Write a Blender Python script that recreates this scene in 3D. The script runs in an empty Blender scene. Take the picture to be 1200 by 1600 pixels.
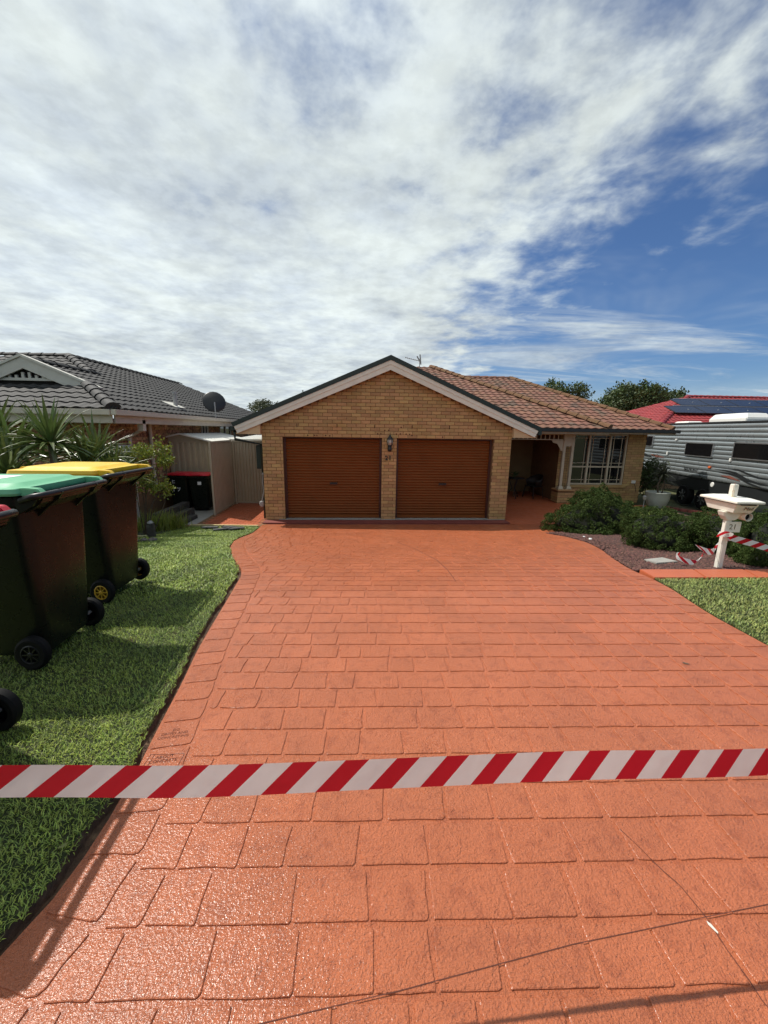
import bpy, bmesh, math, random
import numpy as np
from mathutils import Vector, Matrix
random.seed(7); rng = np.random.default_rng(7)
SC = bpy.context.scene
COL = SC.collection
R = math.radians

# ------------------------------------------------------------------ camera
CAMZ = 1.42
cam = bpy.data.cameras.new('camera'); camo = bpy.data.objects.new('camera', cam); COL.objects.link(camo)
cam.sensor_fit = 'HORIZONTAL'; cam.sensor_width = 36; cam.lens = 18.0; cam.clip_start = 0.05; cam.clip_end = 3000
def cam_matrix(pitch, yaw, roll):
    p, y, r = R(pitch), R(yaw), R(roll)
    d = Vector((math.sin(y)*math.cos(p), math.cos(y)*math.cos(p), -math.sin(p)))
    a = Vector((math.cos(y), -math.sin(y), 0)); u = a.cross(d)
    a2 = a*math.cos(r)+u*math.sin(r); u2 = -a*math.sin(r)+u*math.cos(r)
    M = Matrix((a2, u2, -d)).transposed().to_4x4(); M.translation = (0, 0, CAMZ); return M
camo.matrix_world = cam_matrix(12.0, 3.5, 0.85)
SC.camera = camo

# ------------------------------------------------------------------ light
SUN = Vector((-0.57, 0.34, 1.0)).normalized()
sun = bpy.data.lights.new('sun', 'SUN'); sun.energy = 4.2; sun.angle = R(0.55); sun.color = (1.0, 0.95, 0.87)
suno = bpy.data.objects.new('sun', sun); COL.objects.link(suno)
suno.rotation_euler = SUN.to_track_quat('Z', 'Y').to_euler(); suno.location = SUN*40
W = bpy.data.worlds.new('World'); SC.world = W; W.use_nodes = True
SKYSEED = 5.5
W.cycles.sampling_method = 'MANUAL'; W.cycles.sample_map_resolution = 256
def build_sky():
    nt = W.node_tree; nt.nodes.clear(); N = nt.nodes.new; L = nt.links.new
    def math_(op, a, b=None, c=None, clamp=False):
        n = N('ShaderNodeMath'); n.operation = op; n.use_clamp = clamp
        for i, x in enumerate((a, b, c)):
            if x is None: continue
            if hasattr(x, 'is_output'): L(x, n.inputs[i])
            else: n.inputs[i].default_value = x
        return n.outputs[0]
    def ramp(x, a, b):
        n = N('ShaderNodeMapRange'); n.interpolation_type = 'SMOOTHSTEP'; L(x, n.inputs[0])
        n.inputs[1].default_value = a; n.inputs[2].default_value = b; return n.outputs[0]
    def noise(vec, scale, detail=8, rough=0.55, dist=0.0, lac=2.0):
        n = N('ShaderNodeTexNoise'); n.inputs['Scale'].default_value = scale; n.inputs['Detail'].default_value = detail
        n.inputs['Roughness'].default_value = rough; n.inputs['Distortion'].default_value = dist; n.inputs['Lacunarity'].default_value = lac
        L(vec, n.inputs['Vector']); return n.outputs['Fac']
    def mix(f, a, b):
        n = N('ShaderNodeMix'); n.data_type = 'RGBA'
        if hasattr(f, 'is_output'): L(f, n.inputs[0])
        else: n.inputs[0].default_value = f
        for i, x in ((6, a), (7, b)):
            if hasattr(x, 'is_output'): L(x, n.inputs[i])
            else: n.inputs[i].default_value = (*x, 1)
        return n.outputs[2]
    tc = N('ShaderNodeTexCoord'); nv = N('ShaderNodeVectorMath'); nv.operation = 'NORMALIZE'; L(tc.outputs['Generated'], nv.inputs[0])
    sx = N('ShaderNodeSeparateXYZ'); L(nv.outputs[0], sx.inputs[0])
    z = math_('MAXIMUM', sx.outputs[2], 0.0)
    zz = math_('ADD', z, 0.10)
    px = math_('DIVIDE', sx.outputs[0], zz); py = math_('DIVIDE', sx.outputs[1], zz)
    cb = N('ShaderNodeCombineXYZ'); L(px, cb.inputs[0]); L(py, cb.inputs[1]); cb.inputs[2].default_value = SKYSEED
    P = cb.outputs[0]
    mp = N('ShaderNodeMapping'); mp.inputs['Rotation'].default_value = (0, 0, R(-40)); mp.inputs['Scale'].default_value = (1.0, 0.8, 1); L(P, mp.inputs[0])
    n1 = noise(mp.outputs[0], 1.25, 6, 0.56, 0.3)
    n2 = noise(P, 4.0, 5, 0.56, 0.15)
    n3 = noise(P, 0.5, 2, 0.5, 0.2)
    n4 = noise(P, 12.0, 4, 0.6, 0.1)
    base = math_('ADD', math_('MULTIPLY', n1, 0.56), math_('ADD', math_('MULTIPLY', n2, 0.31), math_('MULTIPLY', n4, 0.13)))
    # the cloud bank ends along a line to the right of the house
    wob = math_('MULTIPLY', math_('SUBTRACT', n3, 0.5), 1.1)
    wob2 = math_('MULTIPLY', math_('SUBTRACT', n2, 0.5), 1.7)
    edge = math_('ADD', math_('SUBTRACT', 1.10, px), math_('ADD', wob, wob2))
    cov = ramp(edge, -0.22, 0.65)
    # solid towards the left, thinner and holed towards the upper right
    left = ramp(math_('ADD', math_('MULTIPLY', px, -0.6), math_('MULTIPLY', py, 0.6)), 0.25, 1.75)
    thr = math_('SUBTRACT', 0.458, math_('MULTIPLY', left, 0.185))
    dens = N('ShaderNodeMapRange'); dens.interpolation_type = 'SMOOTHSTEP'; L(base, dens.inputs[0])
    L(math_('SUBTRACT', thr, 0.13), dens.inputs[1]); L(math_('ADD', thr, 0.11), dens.inputs[2])
    main = math_('MULTIPLY', math_('MULTIPLY', dens.outputs[0], cov), 0.98)
    # thin streaks of cirrus low in the clear part, thin veil
    ms = N('ShaderNodeMapping'); ms.inputs['Rotation'].default_value = (0, 0, R(14)); ms.inputs['Scale'].default_value = (0.40, 1.0, 1); L(P, ms.inputs[0])
    ci = ramp(noise(ms.outputs[0], 1.1, 6, 0.62, 1.2), 0.47, 0.72)
    ci = math_('MULTIPLY', ci, math_('MULTIPLY', ramp(py, 1.8, 2.9), 0.85))
    veil = math_('MULTIPLY', ramp(noise(mp.outputs[0], 0.9, 4, 0.62, 0.9), 0.48, 0.85), 0.28)
    low = math_('MULTIPLY', ramp(z, 0.13, 0.0), 0.66)
    allc = math_('MAXIMUM', math_('MAXIMUM', main, ci), math_('MAXIMUM', low, veil))
    sky = N('ShaderNodeTexSky'); sky.sky_type = 'NISHITA'; sky.sun_disc = False
    sky.sun_elevation = math.asin(SUN.z); sky.sun_rotation = math.atan2(SUN.x, SUN.y); sky.altitude = 30; sky.air_density = 1.0; sky.dust_density = 0.4; sky.ozone_density = 1.6
    skc = N('ShaderNodeMix'); skc.data_type = 'RGBA'; skc.blend_type = 'MULTIPLY'; skc.inputs[0].default_value = 1
    L(sky.outputs[0], skc.inputs[6]); skc.inputs[7].default_value = (0.46, 0.62, 0.84, 1)
    # cloud brightness: thick undersides greyer, brighter towards the sun's side
    dp = N('ShaderNodeVectorMath'); dp.operation = 'DOT_PRODUCT'; L(nv.outputs[0], dp.inputs[0]); dp.inputs[1].default_value = SUN
    glow = ramp(dp.outputs['Value'], 0.1, 1.0)
    shade = ramp(math_('ADD', math_('MULTIPLY', n2, 0.6), math_('MULTIPLY', n1, 0.4)), 0.34, 0.66)
    shade2 = ramp(noise(P, 1.1, 4, 0.6, 0.4), 0.36, 0.64)
    fine = ramp(n4, 0.35, 0.65)
    b = math_('ADD', math_('ADD', 4.8, math_('ADD', math_('MULTIPLY', shade, 1.3), math_('MULTIPLY', fine, 0.7))), math_('ADD', math_('MULTIPLY', glow, 1.2), math_('MULTIPLY', shade2, 1.5)))
    ccol = N('ShaderNodeVectorMath'); ccol.operation = 'SCALE'; 
    tint = mix(shade, (0.80, 0.90, 0.985), (0.915, 1.0, 0.985))
    L(tint, ccol.inputs[0]); L(b, ccol.inputs['Scale'])
    out = mix(allc, skc.outputs[2], ccol.outputs[0])
    bg = N('ShaderNodeBackground'); bg.inputs['Strength'].default_value = 0.10; L(out, bg.inputs[0])
    wo = N('ShaderNodeOutputWorld'); L(bg.outputs[0], wo.inputs[0])
build_sky()
SC.view_settings.view_transform = 'Standard'; SC.view_settings.look = 'None'; SC.view_settings.gamma = 1; SC.view_settings.use_curve_mapping = False
SC.view_settings.exposure = 0.18
SC.render.engine = 'CYCLES'
SC.cycles.max_bounces = 5; SC.cycles.diffuse_bounces = 3; SC.cycles.glossy_bounces = 3; SC.cycles.transmission_bounces = 2; SC.cycles.transparent_max_bounces = 4; SC.cycles.caustics_reflective = False; SC.cycles.caustics_refractive = False; SC.cycles.use_adaptive_sampling = True; SC.cycles.adaptive_threshold = 0.02

# ------------------------------------------------------------------ helpers: materials
def mat(name, c, rough=0.6, var=0.12, vs=6.0, bump=0.0, bs=60.0, metal=0.0, spec=0.5, piece=0.0, c2=None, c2s=3.0, c2lo=0.5, c2hi=0.7, rvar=0.0, trans=0.0, bump2=0.0, bs2=12.0, coat=0.0, dist=0.01, hue=0.0, coatbump=0.0):
    m = bpy.data.materials.new(name); m.use_nodes = True; nt = m.node_tree; N = nt.nodes.new; L = nt.links.new
    b = nt.nodes['Principled BSDF']; out = nt.nodes['Material Output']
    geo = N('ShaderNodeNewGeometry'); pos = geo.outputs['Position']
    def noise(s, d=5, r=0.6):
        n = N('ShaderNodeTexNoise'); n.inputs['Scale'].default_value = s; n.inputs['Detail'].default_value = d; n.inputs['Roughness'].default_value = r
        L(pos, n.inputs['Vector']); return n.outputs['Fac']
    hsv = N('ShaderNodeHueSaturation'); hsv.inputs['Color'].default_value = (*c, 1)
    if c2 is not None:
        mr = N('ShaderNodeMapRange'); mr.interpolation_type = 'SMOOTHSTEP'; L(noise(c2s, 6), mr.inputs[0]); mr.inputs[1].default_value = c2lo; mr.inputs[2].default_value = c2hi
        mx = N('ShaderNodeMix'); mx.data_type = 'RGBA'; L(mr.outputs[0], mx.inputs[0]); mx.inputs[6].default_value = (*c, 1); mx.inputs[7].default_value = (*c2, 1)
        L(mx.outputs[2], hsv.inputs['Color'])
    val = None
    mr = N('ShaderNodeMapRange'); L(noise(vs), mr.inputs[0]); mr.inputs[1].default_value = 0.3; mr.inputs[2].default_value = 0.7; mr.inputs[3].default_value = 1-var; mr.inputs[4].default_value = 1+var
    val = mr.outputs[0]
    if piece > 0:
        oi = N('ShaderNodeObjectInfo'); ad = N('ShaderNodeMath'); ad.operation = 'ADD'; L(oi.outputs['Random'], ad.inputs[0]); L(geo.outputs['Random Per Island'], ad.inputs[1])
        fr = N('ShaderNodeMath'); fr.operation = 'FRACT'; L(ad.outputs[0], fr.inputs[0])
        m2 = N('ShaderNodeMapRange'); L(fr.outputs[0], m2.inputs[0]); m2.inputs[3].default_value = 1-piece; m2.inputs[4].default_value = 1+piece
        mu = N('ShaderNodeMath'); mu.operation = 'MULTIPLY'; L(val, mu.inputs[0]); L(m2.outputs[0], mu.inputs[1]); val = mu.outputs[0]
        if hue > 0:
            f2 = N('ShaderNodeMath'); f2.operation = 'MULTIPLY'; L(fr.outputs[0], f2.inputs[0]); f2.inputs[1].default_value = 7.31
            f3 = N('ShaderNodeMath'); f3.operation = 'FRACT'; L(f2.outputs[0], f3.inputs[0])
            m3 = N('ShaderNodeMapRange'); L(f3.outputs[0], m3.inputs[0]); m3.inputs[3].default_value = 0.5-hue; m3.inputs[4].default_value = 0.5+hue; L(m3.outputs[0], hsv.inputs['Hue'])
    L(val, hsv.inputs['Value']); L(hsv.outputs[0], b.inputs['Base Color'])
    b.inputs['Roughness'].default_value = rough; b.inputs['Metallic'].default_value = metal; b.inputs['Specular IOR Level'].default_value = spec
    b.inputs['Coat Weight'].default_value = coat; b.inputs['Coat Roughness'].default_value = 0.21
    if rvar > 0:
        mr = N('ShaderNodeMapRange'); L(noise(vs*2.3), mr.inputs[0]); mr.inputs[1].default_value = 0.3; mr.inputs[2].default_value = 0.7; mr.inputs[3].default_value = max(rough-rvar, 0.02); mr.inputs[4].default_value = min(rough+rvar, 1)
        L(mr.outputs[0], b.inputs['Roughness'])
    nrm = None
    for st, s in ((bump2, bs2), (bump, bs)):
        if st > 0:
            bp = N('ShaderNodeBump'); bp.inputs['Strength'].default_value = st; bp.inputs['Distance'].default_value = dist; L(noise(s, 4), bp.inputs['Height'])
            if nrm is not None: L(nrm, bp.inputs['Normal'])
            nrm = bp.outputs[0]
    if nrm is not None: L(nrm, b.inputs['Normal'])
    if coatbump > 0:
        bp = N('ShaderNodeBump'); bp.inputs['Strength'].default_value = coatbump; bp.inputs['Distance'].default_value = dist; L(noise(bs*0.8, 2), bp.inputs['Height']); L(bp.outputs[0], b.inputs['Coat Normal'])
    if trans > 0:
        tr = N('ShaderNodeBsdfTranslucent'); L(hsv.outputs[0], tr.inputs[0]); ms = N('ShaderNodeMixShader'); ms.inputs[0].default_value = trans
        L(b.outputs[0], ms.inputs[1]); L(tr.outputs[0], ms.inputs[2]); L(ms.outputs[0], out.inputs[0])
    return m
M = {}
M['paint'] = mat('painted_concrete', (0.475, 0.134, 0.052), 0.36, 0.10, 2.2, 1.0, 150, c2=(0.40, 0.107, 0.041), c2s=16.0, c2lo=0.50, c2hi=0.66, rvar=0.10, bump2=0.8, bs2=55, piece=0.06, dist=0.010, spec=0.4, coat=0.42, coatbump=0.30)
M['paintplain'] = mat('painted_slab', (0.44, 0.114, 0.047), 0.45, 0.08, 3, 0.5, 90, rvar=0.1, dist=0.004)
M['lip'] = mat('oxide_slab', (0.20, 0.05, 0.038), 0.6, 0.12, 5, 0.2, 60)
M['concrete'] = mat('concrete', (0.30, 0.29, 0.26), 0.85, 0.15, 6, 0.3, 80)
M['crack'] = mat('groove_dark', (0.10, 0.028, 0.016), 0.9, 0.2, 20)  # flat dark strips laid on the pavers for cuts, cracks and lettering
M['chip'] = mat('bare_concrete_chip', (0.62, 0.60, 0.52), 0.9, 0.1, 40)
M['soil'] = mat('soil', (0.085, 0.050, 0.030), 0.95, 0.4, 25, 0.8, 60, c2=(0.16, 0.10, 0.055), c2s=9)
M['ground'] = mat('ground', (0.075, 0.085, 0.03), 0.95, 0.3, 0.6, 0.5, 20, c2=(0.11, 0.075, 0.04), c2s=0.5)
M['turf'] = mat('turf_base', (0.030, 0.042, 0.010), 0.95, 0.3, 14, 0.6, 60, c2=(0.05, 0.04, 0.015), c2s=8)
M['grass'] = mat('grass_blade', (0.26, 0.335, 0.050), 0.5, 0.25, 2.5, piece=0.45, hue=0.02, c2=(0.19, 0.265, 0.044), c2s=1.4, c2lo=0.45, c2hi=0.6)
M['grassdry'] = mat('grass_blade_dry', (0.215, 0.25, 0.062), 0.6, 0.3, 3.0, piece=0.45, hue=0.03, c2=(0.15, 0.20, 0.045), c2s=2.0)
M['brick'] = mat('tan_brick', (0.44, 0.28, 0.122), 0.85, 0.10, 3, 0.35, 120, piece=0.16, hue=0.012, c2=(0.39, 0.225, 0.09), c2s=1.1, dist=0.004)
M['mortar'] = mat('mortar', (0.185, 0.105, 0.048), 0.95, 0.15, 8, 0.3, 150)
M['dark'] = mat('dark_hole', (0.012, 0.009, 0.007), 0.9, 0.1)
M['stain'] = mat('stained_brick_hole', (0.12, 0.055, 0.025), 0.9, 0.2, 30)
M['mbrick'] = mat('mottled_brick', (0.40, 0.235, 0.13), 0.9, 0.2, 9, 0.4, 120, piece=0.40, hue=0.02, c2=(0.17, 0.075, 0.04), c2s=11, c2lo=0.5, c2hi=0.6, dist=0.004)
M['door'] = mat('door_brown', (0.185, 0.058, 0.013), 0.55, 0.10, 1.5, 0.05, 200, rvar=0.06, spec=0.22)
M['doordark'] = mat('door_rail_brown', (0.055, 0.015, 0.010), 0.5, 0.1)
M['black'] = mat('black_plastic', (0.012, 0.012, 0.012), 0.4, 0.1)
M['cream'] = mat('cream_timber', (0.50, 0.43, 0.31), 0.5, 0.07, 6, 0.05, 90)
M['barge'] = mat('pinkish_white_barge', (0.74, 0.72, 0.62), 0.55, 0.08, 4, 0.05, 90)
M['soffit'] = mat('soffit', (0.58, 0.42, 0.24), 0.7, 0.06)
M['greenmetal'] = mat('dark_green_metal', (0.016, 0.026, 0.020), 0.4, 0.15, 4)
M['tile'] = mat('terracotta_roof_tile', (0.185, 0.082, 0.050), 0.8, 0.18, 3, 0.5, 70, piece=0.10, hue=0.008, c2=(0.10, 0.062, 0.042), c2s=1.9, c2lo=0.5, c2hi=0.66, dist=0.006)
M['moss'] = mat('mossy_cap', (0.15, 0.075, 0.035), 0.95, 0.25, 12, 0.9, 60, c2=(0.13, 0.085, 0.035), c2s=7)
M['dtile'] = mat('charcoal_roof_tile', (0.030, 0.029, 0.028), 0.72, 0.2, 4, 0.4, 80, piece=0.14, spec=0.4, c2=(0.022, 0.021, 0.020), c2s=3)
M['rtile'] = mat('red_roof_tile', (0.27, 0.030, 0.030), 0.55, 0.12, 3, 0.3, 60, piece=0.12)
M['solar'] = mat('solar_cell', (0.012, 0.016, 0.030), 0.18, 0.1, 2)
M['alu'] = mat('aluminium', (0.6, 0.6, 0.6), 0.35, 0.08, metal=0.9)
M['gutter'] = mat('cream_gutter', (0.56, 0.50, 0.40), 0.45, 0.07)
M['nwhite'] = mat('neighbour_trim', (0.55, 0.53, 0.46), 0.55, 0.08, 5)
M['gutterdark'] = mat('dark_gutter', (0.018, 0.018, 0.017), 0.4, 0.1)
M['glass'] = mat('window_glass', (0.006, 0.006, 0.007), 0.03, 0.0, spec=0.9)
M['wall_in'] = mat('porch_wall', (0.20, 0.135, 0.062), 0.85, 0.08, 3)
M['curtain'] = mat('curtain', (0.12, 0.10, 0.08), 0.9, 0.1)
M['steel'] = mat('cream_steel_sheet', (0.42, 0.36, 0.255), 0.45, 0.08, 3, rvar=0.08)
M['steeltop'] = mat('pale_steel_roof', (0.74, 0.72, 0.64), 0.4, 0.08, 3, rvar=0.1)
M['binbody'] = mat('bin_plastic', (0.010, 0.013, 0.009), 0.30, 0.15, 9, 0.06, 220, rvar=0.06, spec=0.22)
M['tyre'] = mat('tyre', (0.006, 0.006, 0.006), 0.7, 0.1, spec=0.2)
M['binhub'] = mat('yellow_hub', (0.62, 0.36, 0.03), 0.45, 0.06)
M['lidgreen'] = mat('green_lid', (0.13, 0.43, 0.225), 0.38, 0.08, 7, 0.04, 200, rvar=0.08)
M['lidyellow'] = mat('yellow_lid', (0.80, 0.50, 0.018), 0.38, 0.08, 7, 0.04, 200, rvar=0.08)
M['lidred'] = mat('red_lid', (0.52, 0.012, 0.030), 0.38, 0.08, 7)
M['white'] = mat('white_label', (0.78, 0.78, 0.76), 0.5, 0.03)
M['grey'] = mat('grey_metal', (0.33, 0.33, 0.32), 0.5, 0.08)
M['chalk'] = mat('painted_number', (0.45, 0.47, 0.45), 0.7, 0.1)
M['sleeper'] = mat('weathered_sleeper', (0.055, 0.050, 0.042), 0.9, 0.35, 9, 0.7, 50, c2=(0.10, 0.095, 0.08), c2s=8)
M['timber'] = mat('pale_timber', (0.62, 0.50, 0.25), 0.75, 0.15, 12, 0.2, 60)
M['slate'] = mat('slate', (0.060, 0.062, 0.060), 0.7, 0.2, 20, 0.4, 60)
M['rock'] = mat('rock', (0.16, 0.14, 0.12), 0.9, 0.4, 22, 0.8, 50, c2=(0.6, 0.58, 0.5), c2s=14, c2lo=0.62, c2hi=0.7)
M['mulch'] = mat('mulch_base', (0.055, 0.026, 0.020), 0.95, 0.4, 30, 0.8, 60)
M['scoria'] = mat('scoria', (0.105, 0.048, 0.038), 0.9, 0.3, 30, 0.6, 120, piece=0.5, hue=0.015)
M['conifer'] = mat('conifer_spray', (0.050, 0.078, 0.018), 0.7, 0.35, 5, spec=0.15, piece=0.35, hue=0.02, trans=0.15)
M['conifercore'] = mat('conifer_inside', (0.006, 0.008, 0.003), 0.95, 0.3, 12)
M['bark'] = mat('bark', (0.10, 0.075, 0.05), 0.95, 0.3, 12, 0.8, 40)
M['leafdark'] = mat('tree_leaf', (0.055, 0.085, 0.022), 0.65, 0.3, 0.8, piece=0.40, hue=0.02, trans=0.2)
M['leafolive'] = mat('olive_tree_leaf', (0.085, 0.095, 0.045), 0.6, 0.3, 0.8, piece=0.35, hue=0.02, trans=0.2)
M['leafbright'] = mat('shrub_leaf', (0.21, 0.25, 0.035), 0.45, 0.25, 6, piece=0.35, hue=0.02, trans=0.3)
M['strap'] = mat('strap_leaf', (0.105, 0.145, 0.040), 0.36, 0.2, 4, piece=0.40, hue=0.02, trans=0.15)
M['cordy'] = mat('cordyline_leaf', (0.052, 0.060, 0.040), 0.4, 0.2, 4, piece=0.35, trans=0.1)
M['pot'] = mat('glazed_pot', (0.40, 0.42, 0.37), 0.4, 0.1, 5)
M['mail'] = mat('cream_letterbox', (0.78, 0.75, 0.66), 0.45, 0.10, 9, 0.06, 70, c2=(0.62, 0.53, 0.36), c2s=9, c2lo=0.6, c2hi=0.75)
M['lettering'] = mat('brown_lettering', (0.16, 0.11, 0.06), 0.6, 0.05)
M['caravan'] = mat('caravan_aluminium', (0.33, 0.36, 0.365), 0.30, 0.06, 2, metal=0.6, rvar=0.06)
M['caravandark'] = mat('caravan_dark', (0.016, 0.018, 0.019), 0.45, 0.1)
M['caravanwin'] = mat('caravan_tinted_acrylic', (0.007, 0.007, 0.008), 0.08, 0.0)
M['rust'] = mat('rust_decal', (0.20, 0.07, 0.05), 0.5, 0.1)
M['amber'] = mat('amber_lens', (0.70, 0.16, 0.05), 0.3, 0.05)
M['whiteplastic'] = mat('white_plastic', (0.78, 0.77, 0.72), 0.4, 0.04)
M['wicker'] = mat('dark_wicker', (0.016, 0.012, 0.010), 0.6, 0.2, 60)
M['lampglass'] = mat('lamp_glass', (0.40, 0.38, 0.32), 0.12, 0.05)
def tape_mat():
    m = bpy.data.materials.new('barrier_tape'); m.use_nodes = True; nt = m.node_tree; N = nt.nodes.new; L = nt.links.new
    b = nt.nodes['Principled BSDF']; uv = N('ShaderNodeUVMap'); uv.uv_map = 'UVMap'; s = N('ShaderNodeSeparateXYZ'); L(uv.outputs[0], s.inputs[0])
    def mm(op, a, bb):
        n = N('ShaderNodeMath'); n.operation = op
        for i, x in ((0, a), (1, bb)):
            if hasattr(x, 'is_output'): L(x, n.inputs[i])
            else: n.inputs[i].default_value = x
        return n.outputs[0]
    q = mm('FRACT', mm('DIVIDE', mm('SUBTRACT', s.outputs[0], mm('MULTIPLY', s.outputs[1], 1.12)), 0.1340), 0)
    st = mm('LESS_THAN', q, 0.455)
    mx = N('ShaderNodeMix'); mx.data_type = 'RGBA'; L(st, mx.inputs[0]); mx.inputs[6].default_value = (0.84, 0.85, 0.82, 1); mx.inputs[7].default_value = (0.56, 0.006, 0.016, 1)
    L(mx.outputs[2], b.inputs['Base Color']); b.inputs['Roughness'].default_value = 0.42
    tr = N('ShaderNodeBsdfTranslucent'); L(mx.outputs[2], tr.inputs[0]); ms = N('ShaderNodeMixShader'); ms.inputs[0].default_value = 0.55
    L(b.outputs[0], ms.inputs[1]); L(tr.outputs[0], ms.inputs[2]); L(ms.outputs[0], nt.nodes['Material Output'].inputs[0])
    ns = N('ShaderNodeTexNoise'); ns.inputs['Scale'].default_value = 16; bp = N('ShaderNodeBump'); bp.inputs['Strength'].default_value = 0.25; bp.inputs['Distance'].default_value = 0.01
    g = N('ShaderNodeNewGeometry'); L(g.outputs['Position'], ns.inputs['Vector']); L(ns.outputs[0], bp.inputs['Height']); L(bp.outputs[0], b.inputs['Normal'])
    return m
M['tape'] = tape_mat()

# ------------------------------------------------------------------ helpers: meshes and objects
def V3(*a): return np.array(a, float)
class MB:
    def __init__(s): s.v = []; s.f = []; s.mi = []; s.n = 0; s.cur = 0
    def add(s, vs, fs):
        o = s.n; s.v.extend([tuple(map(float, p)) for p in vs]); s.n += len(vs)
        for f in fs: s.f.append([i+o for i in f]); s.mi.append(s.cur)
        return s
    def box(s, a, b):
        x0, y0, z0 = a; x1, y1, z1 = b
        return s.add([(x0,y0,z0),(x1,y0,z0),(x1,y1,z0),(x0,y1,z0),(x0,y0,z1),(x1,y0,z1),(x1,y1,z1),(x0,y1,z1)],
                     [(3,2,1,0),(4,5,6,7),(0,1,5,4),(1,2,6,5),(2,3,7,6),(3,0,4,7)])
    def obox(s, c, size, u=(1,0,0), v=(0,1,0), w=None):
        u = V3(*u); u = u/np.linalg.norm(u); v = V3(*v); v = v/np.linalg.norm(v); w = np.cross(u, v) if w is None else V3(*w); c = V3(*c); h = np.array(size)/2
        pts = [c+u*h[0]*i+v*h[1]*j+w*h[2]*k for k in (-1,1) for i, j in ((-1,-1),(1,-1),(1,1),(-1,1))]
        return s.add(pts, [(3,2,1,0),(4,5,6,7),(0,1,5,4),(1,2,6,5),(2,3,7,6),(3,0,4,7)])
    def beam(s, a, b, w, h, up=(0,0,1)):
        a = V3(*a); b = V3(*b); d = b-a; l = np.linalg.norm(d); d /= l; up = V3(*up); sd = np.cross(d, up); sd /= np.linalg.norm(sd); u2 = np.cross(sd, d)
        return s.obox((a+b)/2, (l, w, h), d, sd, u2)
    def tube(s, pts, rad, n=8, cap=True):
        pts = [V3(*p) for p in pts]; k = len(pts); rad = [rad]*k if np.isscalar(rad) else rad
        t0 = pts[1]-pts[0]; ref = V3(0,0,1) if abs(t0[2]) < 0.9*np.linalg.norm(t0) else V3(1,0,0); vs = []
        for i in range(k):
            t = pts[min(i+1,k-1)]-pts[max(i-1,0)]; t /= (np.linalg.norm(t)+1e-9)
            a = np.cross(t, ref); a /= (np.linalg.norm(a)+1e-9); b = np.cross(t, a); ref = np.cross(a, t)
            for j in range(n):
                th = 2*math.pi*j/n; vs.append(pts[i]+rad[i]*(a*math.cos(th)+b*math.sin(th)))
        fs = [(i*n+j, i*n+(j+1)%n, (i+1)*n+(j+1)%n, (i+1)*n+j) for i in range(k-1) for j in range(n)]
        if cap: fs += [tuple(range(n))[::-1], tuple((k-1)*n+j for j in range(n))]
        return s.add(vs, fs)
    def lathe(s, prof, c=(0,0,0), n=16, axis='z', cap=True):
        vs = []; 
        for r, h in prof:
            for j in range(n):
                th = 2*math.pi*j/n; a, b = r*math.cos(th), r*math.sin(th)
                vs.append({'z': (c[0]+a, c[1]+b, c[2]+h), 'y': (c[0]+a, c[1]+h, c[2]+b), 'x': (c[0]+h, c[1]+a, c[2]+b)}[axis])
        k = len(prof)
        fs = [(i*n+j, i*n+(j+1)%n, (i+1)*n+(j+1)%n, (i+1)*n+j) for i in range(k-1) for j in range(n)]
        if cap and prof[0][0] > 1e-6: fs.append(tuple(range(n))[::-1])
        if cap and prof[-1][0] > 1e-6: fs.append(tuple((k-1)*n+j for j in range(n)))
        return s.add(vs, fs)
    def prism(s, poly, d):
        n = len(poly); p = [V3(*q) for q in poly]; d = V3(*d)
        return s.add(p+[q+d for q in p], [tuple(range(n))[::-1], tuple(range(n, 2*n))]+[(i, (i+1)%n, n+(i+1)%n, n+i) for i in range(n)])
    def sheet(s, rows):
        k = len(rows[0]); vs = [p for r in rows for p in r]
        return s.add(vs, [(i*k+j, i*k+j+1, (i+1)*k+j+1, (i+1)*k+j) for i in range(len(rows)-1) for j in range(k-1)])
    def loft(s, loops, cap0=True, cap1=True):
        n = len(loops[0]); vs = [p for l in loops for p in l]
        fs = [(i*n+j, i*n+(j+1)%n, (i+1)*n+(j+1)%n, (i+1)*n+j) for i in range(len(loops)-1) for j in range(n)]
        if cap0: fs.append(tuple(range(n))[::-1])
        if cap1: fs.append(tuple((len(loops)-1)*n+j for j in range(n)))
        return s.add(vs, fs)
    def mesh(s, name, mats, org=(0,0,0), smooth=False, bevel=0.0, fix=True):
        me = bpy.data.meshes.new(name)
        o = np.array(org, float); vv = np.array(s.v, float).reshape(-1, 3)-o
        me.from_pydata([tuple(p) for p in vv], [], s.f)
        for m_ in (mats if isinstance(mats, (list, tuple)) else [mats]): me.materials.append(m_)
        if any(s.mi): me.polygons.foreach_set('material_index', s.mi)
        if fix or bevel > 0:
            bm = bmesh.new(); bm.from_mesh(me)
            if bevel > 0: bmesh.ops.bevel(bm, geom=[e for e in bm.edges if e.is_manifold and e.calc_face_angle(0) > 0.5], offset=bevel, segments=2, affect='EDGES', clamp_overlap=True)
            if fix: bmesh.ops.recalc_face_normals(bm, faces=bm.faces)
            bm.to_mesh(me); bm.free()
        if smooth: me.polygons.foreach_set('use_smooth', [True]*len(me.polygons))
        if smooth == 'auto': me.set_sharp_from_angle(angle=R(35))
        return me
    def build(s, name, mats, parent=None, org=None, **k):
        if org is None: org = tuple(parent['_org']) if parent is not None and '_org' in parent else (0,0,0)
        return link(name, s.mesh(name, mats, org, **k), parent)
def link(name, me, parent=None, loc=None):
    o = bpy.data.objects.new(name, me); COL.objects.link(o)
    if parent is not None:
        o.parent = parent
        if '_org' in parent: o['_org'] = parent['_org']
    if loc is not None: o.location = loc
    return o
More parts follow.
